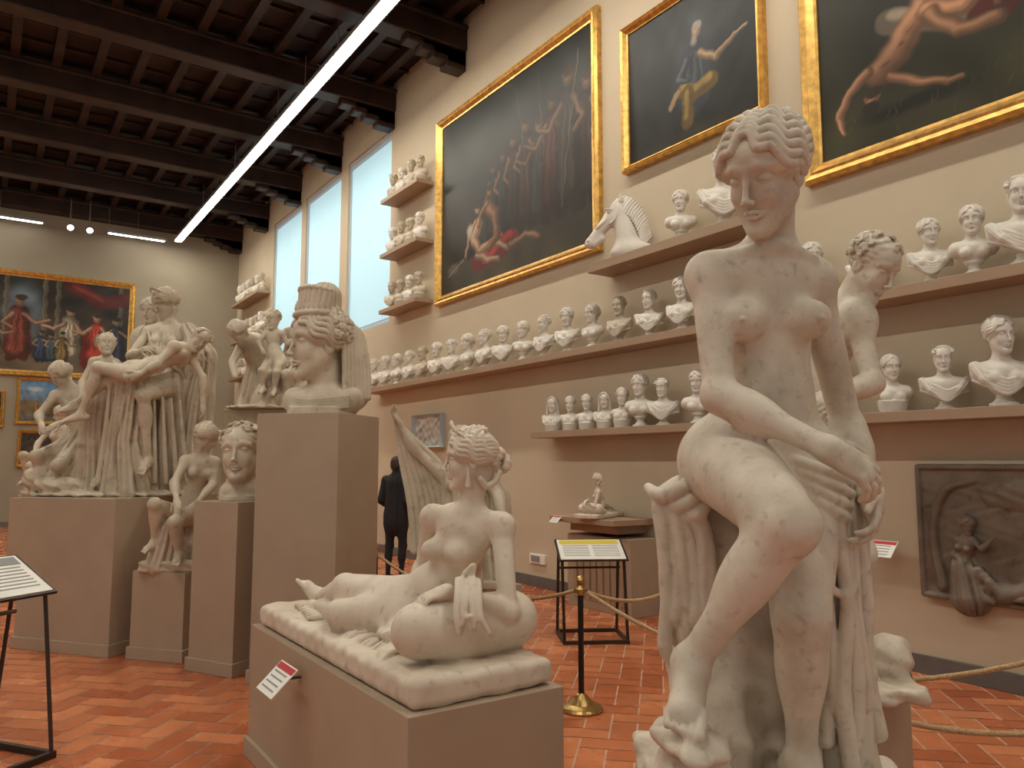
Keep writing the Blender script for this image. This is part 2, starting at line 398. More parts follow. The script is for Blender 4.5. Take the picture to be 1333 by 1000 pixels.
def hand(S,w,d,n,r=1.0,side=1,curl=30,L=.18):
    d=nrm(d); n=nrm(np.asarray(n,float)-d*np.dot(n,d)); l=np.cross(d,n)*side; w=V(*w)
    R=np.stack([l,d,n],1); r=r*L/.18
    S.ell(w+d*.045*r,(.036*r,.052*r,.016*r),R=R,k=.014)
    S.cone(w,w+d*.03*r,.025*r,.024*r,k=.02)
    for i,(o,fl) in enumerate(((-.027,.070),(-.0095,.080),(.0085,.075),(.026,.058))):
        b=w+d*(.078-.005*abs(i-1.3))*r+l*o*r; a=math.radians(curl*.5+i*3); p=b
        S.cone(w+d*.035*r+l*o*.7*r,b,.0095*r,.0095*r,k=.006)
        for j,f in enumerate((.45,.32,.23)):
            q=p+(d*math.cos(a)+n*math.sin(a)+l*o*2.2)*fl*f*r
            S.cone(p,q,(.0092-.0008*j)*r,(.0086-.0010*j)*r,k=.0025); p=q; a+=math.radians(curl*.8)
    b=w+d*.02*r-l*.028*r; m=b+(d*.7-l*.65+n*.3)*.042*r; e=m+(d*.93-l*.2+n*.3)*.032*r
    S.cone(b,m,.013*r,.0105*r,k=.008); S.cone(m,e,.0105*r,.0085*r,k=.003)
def foot(S,an,to,r=1.0,side=1):
    an=V(*an);to=V(*to); d=to-an; d0=nrm(d); up=nrm(V(0,0,1)-d0*d0[2]); l=np.cross(d0,up)
    heel=an-d0*.035*r-up*.045*r; ball=an+d*.70-up*.015*r
    S.cone(an,heel,.032*r,.030*r,k=.02); S.cone(heel,ball,.030*r,.030*r,k=.03,flat=(up,.8)); S.cone(an,ball,.032*r,.024*r,k=.03)
    for i in range(5):
        o=(-.030+.015*i)*r*side; L=(.055-.006*i)*r
        b=ball+l*o; q=b+d0*L-up*.006*r; rr=(.0125 if i==0 else .0092)*r
        S.cone(b,q,rr,rr*.9,k=.004)
def body(S,J,r=1.0,fem=True,hands=True,feet=True,breasts=True,torso=1.0):
    g={k:V(*v) for k,v in J.items() if k not in('hd','haL','haR')}
    neck,ch,wa,pe=g['neck'],g['chest'],g['waist'],g['pelvis']
    def frame(up,x):
        up=nrm(up); x=nrm(x-up*(x@up)); return np.stack([x,np.cross(up,x),up],1)
    F1=frame(neck-wa,g['shR']-g['shL']); F2=frame(wa-pe,g['hipR']-g['hipL'])
    x,y,u=F1[:,0],F1[:,1],F1[:,2]; q=r*torso
    S.ell(ch,(.122*q,.093*q,.14*r),R=F1,k=.04*r); S.ell(ch+u*.07*r,(.130*q,.076*q,.07*r),R=F1,k=.05*r)
    for s in('L','R'):
        S.cone(neck-u*.01*r,g['sh'+s],.040*r,.042*r,k=.05*r); S.ell(g['sh'+s],.051*r,k=.04*r)
    S.ell(wa,((.096 if fem else .115)*q,.078*q,.11*r),R=F2,k=.06*r)
    S.ell((wa+pe)/2-F2[:,1]*.018*r,(.112*q,.076*r,.10*r),R=F2,k=.06*r)
    S.ell(pe,((.150 if fem else .135)*r,.105*r,.105*r),R=F2,k=.06*r)
    for s in (-1,1):
        if fem and breasts:
            c=ch+x*s*.064*r-y*.075*r-u*.012*r
            S.ell(c,(.046*r,.046*r,.047*r),R=F1,k=.03*r); S.ell(c-y*.045*r+x*s*.005*r,.006*r,k=.006*r)
        elif not fem: S.ell(ch+x*s*.062*r-y*.072*r+u*.035*r,(.068*r,.034*r,.052*r),R=F1,k=.02*r)
    for s in('L','R'):
        a,e,w=g['sh'+s],g['el'+s],g['wr'+s]
        S.cone(a,e,.046*r,.035*r,k=.03*r); S.ell(e,.0365*r,k=.02*r); S.cone(e,w,.036*r,.023*r,k=.02*r)
        S.ell(e+(w-e)*.28,(.040*r,.040*r,.07*r),R=frame(w-e,V(1,.2,.1)),k=.03*r)
        if hands:
            d,n=J.get('ha'+s,(w-e,pe-w)); hand(S,w,V(*d),V(*n),r,side=1 if s=='L' else -1)
        h,kn,an=g['hip'+s],g['kn'+s],g['an'+s]
        S.cone(h,kn,.088*r,.053*r,k=.05*r); S.ell(kn,.054*r,k=.03*r); S.cone(kn,an,.048*r,.030*r,k=.03*r)
        Fl=frame(an-kn,F2[:,0]); bk=nrm(np.cross(np.cross(an-kn,h-kn),an-kn)) if np.linalg.norm(np.cross(nrm(an-kn),nrm(h-kn)))>.15 else F2[:,1]
        S.ell(kn+(an-kn)*.32+bk*.014*r,(.050*r,.050*r,.10*r),R=Fl,k=.04*r)
        if feet:
            foot(S,an,g['to'+s],r)
    if 'hd' in J:
        h=J['hd']; hc=V(*h[0]); Rh=rotm(*h[1]); base=hc+Rh@V(0,.03,-.055)*h[2]
        S.cone(neck,base,.054*r,.046*r,k=.03*r)
        kw=h[4] if len(h)>4 else {}
        head(S,h[0],*h[1],sc=h[2],hair=h[3],**kw)
    return F1,F2

# ------------------------------------------------------------ room
WX=6.05; BY=23.5; CZ=8.8
def wall_right():
    m=MB(); wins=[(12.9,15.0),(15.4,17.6),(17.9,20.06)]; z0,z1=4.2,7.9
    T=.3
    m.box((WX,-3,-.02),(WX+T,BY+.3,z0)); m.box((WX,-3,z1),(WX+T,BY+.3,CZ+.1))
    ys=[-3]+[a for w in wins for a in w]+[BY+.3]
    for i in range(0,len(ys),2): m.box((WX,ys[i],z0),(WX+T,ys[i+1],z1))
    m.obj('wall_right',[M_wall])
    for i,(a,b) in enumerate(wins):
        f=MB(); e=.05
        f.box((WX+.04,a,z0),(WX+.10,a+e,z1)); f.box((WX+.04,b-e,z0),(WX+.10,b,z1)); f.box((WX+.04,a+e,z0),(WX+.10,b-e,z0+e)); f.box((WX+.04,a+e,z1-.09),(WX+.10,b-e,z1))
        f.box((WX+.07,a+e,z0+e),(WX+.075,b-e,z1-.09),1)
        f.box((WX+.05,a+e,z0+e+.03),(WX+.065,b-e,z0+e+.06),0)
        f.cyl((WX+.05,a+e,z1-.12),(WX+.05,b-e,z1-.12),.035,m=0)
        f.obj('window_%d'%(i+1),[M_frameW,M_blind])
wall_right()
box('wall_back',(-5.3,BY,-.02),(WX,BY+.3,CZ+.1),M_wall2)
box('wall_left',(-5.3,9,-.02),(-5,BY,CZ+.1),M_wall)
box('baseboard_right',(WX-.025,-3,0),(WX,BY,.14),M_base,.004)
box('baseboard_back',(-5,BY-.025,0),(WX-.025,BY,.13),M_base,.004)
def floor():
    w=.16; gap=.0050; c=math.cos(math.pi/4)
    vs=[];fs=[];rn=[]
    N=140
    for i in range(-N,N):
        for j in range(-N,N):
            mm=(i-j)%4
            if mm==0: x0,y0,x1,y1=i,j,i+2,j+1
            elif mm==3: x0,y0,x1,y1=i,j,i+1,j+2
            else: continue
            cx,cy=(x0+x1)/2*w,(y0+y1)/2*w
            X=(cx-cy)*c+.5; Y=(cx+cy)*c+10
            if not(-5.2<X<WX+.12 and -3<Y<BY+.12): continue
            k=len(vs)
            for px,py in((x0*w+gap,y0*w+gap),(x1*w-gap,y0*w+gap),(x1*w-gap,y1*w-gap),(x0*w+gap,y1*w-gap)):
                vs.append(((px-py)*c+.5,(px+py)*c+10,0))
            fs.append((k,k+1,k+2,k+3)); rn.append(random.random())
    k=len(vs); nt_=len(fs)
    vs+= [(-5.3,-3,-.003),(WX+.3,-3,-.003),(WX+.3,BY+.3,-.003),(-5.3,BY+.3,-.003),(-5.3,-3,-.15),(WX+.3,-3,-.15),(WX+.3,BY+.3,-.15),(-5.3,BY+.3,-.15)]
    for q in((0,1,2,3),(7,6,5,4),(0,4,5,1),(1,5,6,2),(2,6,7,3),(3,7,4,0)): fs.append(tuple(k+a for a in q)); rn.append(0)
    me=bpy.data.meshes.new('floor'); me.from_pydata(vs,[],fs)
    at=me.attributes.new('rnd','FLOAT','FACE'); at.data.foreach_set('value',rn)
    m,nt,b=newmat('terracotta_tile'); N_=nt.nodes; L=nt.links
    A=N_.new('ShaderNodeAttribute'); A.attribute_name='rnd'
    r=N_.new('ShaderNodeValToRGB'); r.color_ramp.elements[0].color=(.52,.125,.042,1); r.color_ramp.elements[1].color=(.86,.30,.12,1)
    L.new(A.outputs['Fac'],r.inputs['Fac'])
    tc=N_.new('ShaderNodeTexCoord'); n=N_.new('ShaderNodeTexNoise'); n.inputs['Scale'].default_value=4; n.inputs['Detail'].default_value=8
    L.new(tc.outputs['Object'],n.inputs['Vector'])
    mx=N_.new('ShaderNodeMixRGB'); mx.blend_type='MULTIPLY'; mx.inputs['Fac'].default_value=.5
    L.new(r.outputs['Color'],mx.inputs['Color1']); L.new(n.outputs['Fac'],mx.inputs['Color2']); L.new(mx.outputs['Color'],b.inputs['Base Color'])
    rr=N_.new('ShaderNodeMapRange'); rr.inputs['To Min'].default_value=.14; rr.inputs['To Max'].default_value=.36
    L.new(n.outputs['Fac'],rr.inputs['Value']); L.new(rr.outputs['Result'],b.inputs['Roughness'])
    g=simple('tile_grout',(.66,.46,.34),.8,noise=.2)
    me.materials.append(m); me.materials.append(g)
    mi=[0]*nt_+[1]*6; me.polygons.foreach_set('material_index',mi); me.update()
    o=bpy.data.objects.new('floor',me); bpy.context.collection.objects.link(o)
floor()
def ceiling():
    m=MB(); m.box((-5.3,-3,CZ-.02),(WX+.3,BY+.3,CZ+.12),0)
    x=-4.9
    while x<WX-.1:
        m.box((x-.07,-3,CZ-.22),(x+.07,BY,CZ-.02),1); x+=.62
    y=-2.7
    while y<BY:
        m.box((-5.3,y-.03,CZ-.07),(WX,y+.03,CZ-.02),1); y+=.65
    m.obj('ceiling',[M_wood2,M_wood])
    for i in range(10):
        y=-.1+2.6*i
        b=MB(); y=min(y,BY-.2)
        b.box((-5.0,y-.17,CZ-.62),(WX,y+.17,CZ-.2)); b.box((-5.0,y-.21,CZ-.28),(WX,y+.21,CZ-.2))
        for k,(x0,z0) in enumerate(((5.0,CZ-.72),(5.25,CZ-.80),(5.45,CZ-.88),(5.7,CZ-.95))):
            b.box((x0,y-.13,z0),(WX,y+.13,CZ-.62))
        b.obj('ceiling_beam',[M_wood],bevel=.02)
ceiling()
def led(name,lo,hi,n,axis,mat=None):
    m=MB(); m.box((lo[0]-.03,lo[1]-.03,7.83),(hi[0]+.03,hi[1]+.03,7.90),0)
    for i in range(n):
        a=i/n; b=(i+1)/n
        if axis=='y':
            y0=lo[1]+(hi[1]-lo[1])*a+.02; y1=lo[1]+(hi[1]-lo[1])*b-.02; m.box((lo[0],y0,7.815),(hi[0],y1,7.83),1)
            m.cyl(((lo[0]+hi[0])/2,y0,7.9),((lo[0]+hi[0])/2,y0,CZ-.2),.006,n=6)
        else:
            x0=lo[0]+(hi[0]-lo[0])*a+.02; x1=lo[0]+(hi[0]-lo[0])*b-.02; m.box((x0,lo[1],7.815),(x1,hi[1],7.83),1)
            m.cyl((x0,(lo[1]+hi[1])/2,7.9),(x0,(lo[1]+hi[1])/2,CZ-.2),.006,n=6)
    m.obj(name,[M_house,mat or M_led])
led('linear_ceiling_lamp',(4.12,-2.5),(4.28,22.9),17,'y')
led('linear_ceiling_lamp',(-1.6,-2.5),(-1.44,22.9),17,'y')
led('linear_ceiling_lamp',(-1.0,23.05),(.95,23.15),2,'x',M_led2)
led('linear_ceiling_lamp',(2.45,23.05),(3.9,23.15),2,'x',M_led2)
for x in (1.55,2.0):
    m=MB(); m.cyl((0,0,0),(0,-.16,-.10),.06,.09); m.cyl((0,0,0),(0,.05,.75),.015); m.cyl((0,-.161,-.101),(0,-.165,-.104),.075,m=1); m.obj('spotlight',[M_house,M_led2],loc=(x,23.0,7.85))

# ------------------------------------------------------------ paintings
class Canvas:
    def __init__(s,w,h,base,top=None,nz=.25,seed=1,res=300):
        s.nx=res; s.ny=int(res*h/w); s.asp=h/w
        u,v=np.meshgrid(np.linspace(0,1,s.nx),np.linspace(0,1,s.ny)); s.u=u;s.v=v
        b=np.array(base); t=np.array(top if top is not None else base)
        s.C=b[None,None]*(1-v[...,None])+t[None,None]*v[...,None]
        s.rg=rg=np.random.default_rng(seed); n=np.zeros_like(u)
        for i in range(30):
            fx,fy=rg.uniform(-30,30,2); n+=np.sin(fx*u+fy*v+rg.uniform(0,6)+2*np.sin(fy*u*.6+rg.uniform(0,6)))/(3+i*.25)
        s.n=n; s.C*=(1+nz*n)[...,None].clip(.2,2.2)
        s.x=0;s.y=0;s.k=1
        # slight hand-drawn wobble of the drawing coordinates
        s.u0,s.v0=u,v
        s.u=u+.0035*np.sin(43*v+2*np.sin(31*u))+.0015*np.sin(120*v+70*u); s.v=v+.004*np.sin(39*u+2*np.sin(27*v))+.0015*np.sin(110*u)
    def T(s,p): return (s.x+p[0]*s.k,s.y+p[1]*s.k)
    def mix(s,d,col,soft,a=1):
        m=np.clip((1-d)/soft,0,1)*a; m=m*m*(3-2*m)
        c=np.array(col)[None,None]*(1+.22*s.n)[...,None].clip(.4,1.6); s.C=s.C*(1-m[...,None])+c*m[...,None]
    def ell(s,x,y,rx,ry,col,ang=0,soft=.35,a=1):
        x,y=s.T((x,y)); rx*=s.k; ry*=s.k
        t=math.radians(ang); dx=s.u-x; dy=(s.v-y)*s.asp
        p=dx*math.cos(t)+dy*math.sin(t); q=-dx*math.sin(t)+dy*math.cos(t)
        s.mix(np.sqrt((p/rx)**2+(q/ry)**2),col,soft,a)
    def seg(s,pts,w,col,soft=.35,a=1,w2=None):
        w2=w if w2 is None else w2; n=len(pts)-1
        for i,((x0,y0),(x1,y1)) in enumerate(zip(pts[:-1],pts[1:])):
            x0,y0=s.T((x0,y0)); x1,y1=s.T((x1,y1))
            ax,ay=x1-x0,(y1-y0)*s.asp; px,py=s.u-x0,(s.v-y0)*s.asp
            t=np.clip((px*ax+py*ay)/(ax*ax+ay*ay+1e-9),0,1); ww=(w+(w2-w)*(i+t)/n)*s.k; s.mix(np.hypot(px-t*ax,py-t*ay)/ww,col,soft,a)
    def limb(s,pts,w,col,w2=None,lx=-.25,ly=.3):
        w2=w if w2 is None else w2; dk=[c*.32 for c in col]
        s.seg(pts,w,dk,.5,w2=w2); s.seg([(x+lx*w*.8,y+ly*w*.8) for x,y in pts],w*.78,[c*.7 for c in col],.8,w2=w2*.78)
        s.seg([(x+lx*w*1.3,y+ly*w*1.3) for x,y in pts],w*.42,[min(1,c*1.15) for c in col],1.0,w2=w2*.42)
    def hd(s,x,y,r,skin,hair=(.03,.02,.012)):
        s.ell(x,y,r*.85,r*1.08,[c*.45 for c in skin]); s.ell(x-.22*r,y+.05*r,r*.62,r*.85,skin,soft=.8)
        s.ell(x+.2*r,y+.55*r/s.asp,r*.95,r*.62,hair); s.ell(x-.45*r,y+.10*r,r*.12,r*.09,[c*.3 for c in skin]); s.ell(x-.1*r,y+.10*r,r*.12,r*.09,[c*.3 for c in skin]); s.ell(x-.3*r,y-.5*r,r*.2,r*.07,[c*.4 for c in skin])
    def man(s,x,y,h,robe,skin,lean=0,a=1,arm=1):
        A=s.asp; dk=[c*.35 for c in robe]; lt=[min(1,c*1.7) for c in robe]
        s.seg([(x-.05*h,y),(x-.03*h,y+h*.45)],h*.055,dk,a=a); s.seg([(x+.06*h,y),(x+.03*h,y+h*.45)],h*.055,dk,a=a)
        s.seg([(x,y+h*.18),(x+lean*.5,y+h*.5),(x+lean,y+h*.76)],h*.15,dk,a=a,w2=h*.10)
        s.seg([(x-.02*h,y+h*.2),(x+lean*.5-.02*h,y+h*.5),(x+lean-.015*h,y+h*.75)],h*.11,robe,.6,a=a,w2=h*.075)
        for i in range(5):
            o=(-.09+.04*i)*h; s.seg([(x+o*1.2,y+h*.12),(x+o*.8+lean*.5,y+h*.48),(x+lean+o*.4,y+h*.72)],h*.011,lt if i%2 else dk,.9,a=a*.8)
        s.limb([(x+lean+.05*h*arm,y+h*.74),(x+lean+h*.15*arm,y+h*.60),(x+lean+h*.26*arm,y+h*.66)],h*.035,skin,w2=h*.02)
        s.limb([(x+lean-.05*h*arm,y+h*.74),(x+lean-h*.12*arm,y+h*.58),(x+lean-h*.05*arm,y+h*.50)],h*.034,skin,w2=h*.02)
        s.hd(x+lean,y+h*.76+h*.115/A,h*.062,skin)
def p_battle(c):
    c.ell(.5,.0,.7,.16,(.050,.040,.018),soft=.8); c.ell(.3,.85,.5,.18,(.026,.030,.026),soft=.9)
    for x,h,rb in((.40,.42,(.026,.024,.018)),(.47,.46,(.024,.026,.020)),(.54,.52,(.034,.024,.018)),(.62,.56,(.042,.023,.016)),(.70,.52,(.034,.032,.025)),(.97,.60,(.032,.018,.012)),(.78,.60,(.050,.022,.015)),(.87,.68,(.038,.030,.023))):
        c.man(x,.20,h,rb,(.115,.068,.040),a=.7,arm=1 if x<.7 else -1)
    c.seg([(.83,.22),(.93,.92)],.004,(.08,.06,.04)); c.seg([(.64,.4),(.56,.93)],.003,(.06,.05,.035)); c.seg([(.73,.5),(.70,.95)],.003,(.06,.05,.035))
    sk=(.34,.205,.125)
    c.ell(.30,.18,.13,.05,(.015,.012,.01),soft=.6)
    c.seg([(.27,.12),(.40,.12),(.54,.17)],.045,(.10,.008,.007)); c.seg([(.29,.15),(.40,.15),(.52,.20)],.026,(.29,.022,.015),.8); c.seg([(.37,.19),(.46,.21)],.012,(.42,.05,.035),.9); c.seg([(.33,.11),(.42,.10)],.012,(.34,.025,.018),.9)
    c.limb([(.30,.33),(.26,.24),(.31,.17)],.034,sk,w2=.028); c.limb([(.31,.17),(.41,.20),(.50,.13)],.026,sk,w2=.016); c.limb([(.29,.15),(.37,.11),(.44,.09)],.024,sk,w2=.014)
    c.limb([(.27,.34),(.22,.27),(.20,.17)],.016,sk,w2=.011); c.hd(.285,.41,.024,sk)
    c.ell(.23,.30,.03,.045,(.33,.28,.22),soft=.7)
    c.limb([(.36,.40),(.42,.33),(.43,.22)],.040,(.20,.10,.055),w2=.036); c.limb([(.43,.22),(.37,.17)],.026,(.17,.08,.04)); c.limb([(.36,.41),(.31,.37),(.30,.32)],.016,(.24,.12,.065)); c.hd(.375,.475,.023,(.20,.11,.06))
    c.limb([(.52,.14),(.62,.16),(.70,.13)],.018,(.18,.105,.06)); c.ell(.10,.13,.05,.03,(.07,.05,.03)); c.seg([(.06,.10),(.18,.16)],.006,(.13,.10,.06))
def p_old(c):
    c.ell(.55,.60,.35,.45,(.032,.037,.041),soft=.95)
    c.seg([(.55,.30),(.56,.52),(.57,.62)],.15,(.03,.035,.045),w2=.09); c.seg([(.53,.34),(.55,.56)],.10,(.050,.060,.072),.8,w2=.06)
    for i in range(6): c.seg([(.46+.03*i,.36),(.50+.02*i,.58)],.008,(.08,.09,.105) if i%2 else (.02,.025,.03),.9)
    c.seg([(.46,.36),(.55,.30),(.68,.33)],.06,(.11,.07,.02)); c.seg([(.46,.38),(.55,.33),(.66,.36)],.035,(.28,.19,.06),.8); c.seg([(.50,.33),(.49,.12)],.055,(.10,.06,.016)); c.seg([(.49,.33),(.48,.16)],.030,(.24,.165,.045),.9)
    c.seg([(.42,.36),(.36,.28)],.03,(.25,.16,.09),.6); c.limb([(.60,.55),(.72,.47),(.86,.55)],.038,(.36,.235,.14),w2=.018); c.limb([(.86,.55),(.93,.57)],.013,(.36,.235,.14)); c.limb([(.50,.55),(.43,.44),(.50,.40)],.036,(.075,.085,.10),w2=.022)
    c.hd(.57,.725,.050,(.32,.20,.12),(.17,.155,.13)); c.ell(.555,.665,.036,.048,(.24,.215,.18),soft=.8)
    c.ell(.5,.02,.6,.08,(.03,.024,.013),soft=.8)
def p_fallen(c):
    c.ell(.3,.0,.8,.20,(.034,.032,.012),soft=.9); c.ell(.2,.6,.4,.3,(.022,.021,.018),soft=.95)
    sk=(.32,.165,.09); c.k=.55
    c.ell(.40,.16,.34,.05,(.010,.008,.005),soft=.8)
    c.seg([(.62,.80),(.60,.62),(.75,.50)],.09,(.06,.012,.008)); c.seg([(.60,.78),(.62,.64),(.74,.55)],.05,(.12,.022,.014),.8)
    c.limb([(.70,.92),(.66,.70),(.78,.58)],.05,(.13,.068,.038)); c.limb([(.84,.9),(.80,.66),(.74,.48)],.05,(.12,.062,.035),w2=.03)
    c.seg([(.32,.66),(.45,.60),(.58,.52)],.060,(.10,.082,.058)); c.seg([(.34,.69),(.46,.63),(.56,.56)],.030,(.26,.215,.155),.9)
    c.limb([(.47,.66),(.39,.53),(.29,.40)],.078,sk,w2=.088); c.limb([(.48,.62),(.62,.56),(.76,.66)],.058,sk,w2=.036); c.limb([(.50,.58),(.60,.44),(.74,.42)],.052,(.22,.115,.062),w2=.032)
    c.limb([(.23,.42),(.14,.36),(.09,.22)],.036,sk,w2=.023); c.limb([(.09,.22),(.10,.12)],.021,sk,w2=.013); c.limb([(.33,.34),(.42,.28),(.54,.20)],.034,sk,w2=.020); c.limb([(.54,.20),(.60,.20)],.014,sk)
    c.hd(.235,.265,.046,(.27,.14,.08)); c.ell(.225,.215,.05,.035,(.02,.012,.008)); c.ell(.37,.50,.026,.014,(.11,.055,.03),soft=.9); c.ell(.31,.43,.032,.014,(.13,.07,.035),ang=40,soft=.9); c.ell(.42,.56,.05,.010,(.14,.07,.04),ang=50,soft=1)
    c.k=1
    for i in range(30): 
        x,y=c.rg.uniform(0,.5),c.rg.uniform(0,.10); c.seg([(x,y),(x+c.rg.uniform(-.01,.01),y+.025)],.0018,(.06,.055,.022),a=.45)
    c.ell(.7,.5,.3,.35,(.025,.017,.012),soft=.9)
def p_court(c):
    c.ell(.42,.62,.14,.26,(.085,.11,.13),soft=.6); 
    for x in(.33,.53,.60,.95): c.seg([(x,.2),(x,1)],.018,(.08,.065,.045),.5); c.seg([(x-.006,.2),(x-.006,1)],.006,(.13,.11,.075),.9)
    c.ell(.5,.02,.8,.12,(.12,.085,.05),soft=.6); c.seg([(.66,.98),(.84,.80),(.97,.86)],.05,(.08,.013,.009)); c.seg([(.68,.96),(.84,.83)],.02,(.14,.028,.017),.9)
    c.man(.40,.14,.62,(.15,.036,.02),(.28,.16,.10)); c.man(.52,.12,.30,(.03,.045,.08),(.22,.15,.09)); c.man(.575,.12,.28,(.04,.065,.07),(.22,.15,.09)); c.man(.67,.14,.54,(.31,.27,.19),(.32,.20,.13),arm=-1); c.man(.635,.1,.32,(.14,.095,.035),(.32,.20,.13))
    c.seg([(.79,.14),(.80,.36)],.07,(.14,.014,.009)); c.man(.82,.14,.50,(.31,.034,.018),(.32,.19,.115),arm=-1); c.ell(.84,.20,.09,.05,(.34,.05,.022),soft=.7); c.ell(.83,.38,.03,.05,(.33,.26,.15),soft=.6); c.man(.93,.12,.5,(.04,.04,.065),(.22,.15,.09)); c.man(.16,.1,.5,(.08,.06,.04),(.25,.15,.1)); c.man(.26,.1,.45,(.08,.065,.035),(.22,.13,.09))
def p_land(c):
    c.ell(.5,.95,.8,.3,(.11,.23,.38),soft=.4); c.ell(.3,.8,.3,.08,(.38,.38,.35),soft=.8); c.ell(.2,.35,.4,.2,(.16,.11,.05)); c.ell(.8,.3,.4,.2,(.10,.07,.03)); c.man(.35,.2,.35,(.3,.15,.06),(.35,.22,.13)); c.man(.6,.15,.35,(.20,.10,.05),(.35,.22,.13))
def p_small(c):
    c.ell(.5,.5,.35,.3,(.10,.07,.04),soft=.8); c.man(.45,.2,.5,(.18,.08,.04),(.35,.22,.13)); c.man(.65,.15,.5,(.08,.09,.10),(.35,.22,.13))
def p_sketch(c):
    c.seg([(.3,.2),(.45,.7),(.6,.75),(.7,.3)],.006,(.45,.35,.33)); c.ell(.52,.72,.05,.05,(.5,.4,.38))
def painting(name,wall,a0,a1,z0,z1,fw,fn,base,top=None,seed=1,fmat=None,res=300):
    w=a1-a0; h=z1-z0
    b=MB(); dp=[(0,0),(0,-.07),(.18*fw,-.105),(.42*fw,-.085),(.55*fw,-.095),(.85*fw,-.05),(fw,-.045),(fw,-.015)]
    for ins,d in dp: b.v+= [(ins,d,ins),(w-ins,d,ins),(w-ins,d,h-ins),(ins,d,h-ins)]
    for i in range(len(dp)-1):
        for j in range(4):
            k=(j+1)%4; b.f.append((4*i+j,4*i+k,4*i+4+k,4*i+4+j)); b.m.append(0)
    if wall=='R': loc=(WX,a1,z0); rz=-90
    else: loc=(a0,BY,z0); rz=0
    emp=bpy.data.objects.new(name,None); bpy.context.collection.objects.link(emp); emp.location=loc; emp.rotation_euler=(0,0,math.radians(rz))
    b.obj('frame',[fmat or M_gold],parent=emp)
    c=Canvas(w-2*fw,h-2*fw,base,top,seed=seed,res=res); fn(c)
    X=fw-.004+c.u0*(w-2*fw+.008); Z=fw-.004+c.v0*(h-2*fw+.008)
    vs=np.stack([X,np.full_like(X,-.03),Z],-1).reshape(-1,3); ny,nx=c.u0.shape
    i=np.arange((ny-1)*(nx-1)); r,cc=i//(nx-1),i%(nx-1); a=r*nx+cc
    fs=np.stack([a,a+1,a+nx+1,a+nx],1)
    me=bpy.data.meshes.new('canvas'); me.from_pydata(vs.tolist(),[],fs.tolist())
    at=me.color_attributes.new('paint','FLOAT_COLOR','POINT'); col=np.ones((ny*nx,4),np.float32); col[:,:3]=np.clip(c.C,0,1).reshape(-1,3); at.data.foreach_set('color',col.ravel())
    me.materials.append(M_canvas); o=bpy.data.objects.new('canvas',me); bpy.context.collection.objects.link(o); o.parent=emp
def canvas_mat():
    m,nt,b=newmat('oil_paint'); A=nt.nodes.new('ShaderNodeAttribute'); A.attribute_name='paint'
    nt.links.new(A.outputs['Color'],b.inputs['Base Color']); b.inputs['Roughness'].default_value=.42; b.inputs['Specular IOR Level'].default_value=.25
    n=nt.nodes.new('ShaderNodeTexNoise'); n.inputs['Scale'].default_value=25
    bp=nt.nodes.new('ShaderNodeBump'); bp.inputs['Strength'].default_value=.15; bp.inputs['Distance'].default_value=.004
    nt.links.new(n.outputs['Fac'],bp.inputs['Height']); nt.links.new(bp.outputs['Normal'],b.inputs['Normal']); return m
M_canvas=canvas_mat()
painting('battle_aftermath_painting','R',6.9,11.0,4.15,7.28,.15,p_battle,(.026,.020,.012),(.016,.020,.018),2,res=420)
painting('old_man_painting','R',4.48,6.47,4.95,6.72,.09,p_old,(.014,.014,.012),(.018,.022,.024),3)
painting('fallen_warrior_painting','R',.1,4.08,4.08,7.2,.17,p_fallen,(.022,.022,.010),(.03,.026,.020),4,res=460)
painting('court_scene_painting','B',-1.3,3.27,3.84,6.58,.15,p_court,(.05,.036,.020),(.022,.019,.015),5)
painting('dark_landscape_painting','B',3.6,5.07,3.25,4.45,.09,p_small,(.03,.028,.02),None,6,res=100)
painting('sky_landscape_painting','B',.62,1.85,2.6,3.8,.08,p_land,(.10,.08,.05),(.15,.27,.40),7,res=120)
painting('small_dark_painting','B',-.5,.38,2.5,3.42,.08,p_small,(.04,.035,.025),None,8,res=100)
painting('small_figure_painting','B',.7,1.6,1.5,2.45,.08,p_small,(.05,.04,.03),None,9,res=100)
painting('framed_drawing','R',10.75,11.75,1.85,2.4,.03,p_sketch,(.50,.48,.43),(.52,.50,.46),10,fmat=M_frameW,res=100)

# ------------------------------------------------------------ shelves
def shelf(y0,y1,z,d=.34,t=.085): return box('wall_shelf',(WX-d,y0,z-t),(WX,y1,z),M_shelf,.004)
shelf(.3,13.25,2.95); shelf(.3,7.93,1.99,d=.36,t=.08); shelf(4.45,6.76,3.89,d=.38,t=.1)
for z in(4.32,5.34,6.35): shelf(11.2,12.62,z,d=.34,t=.07)
for z in(4.0,5.05,6.15): shelf(20.25,22.9,z,d=.34,t=.07)

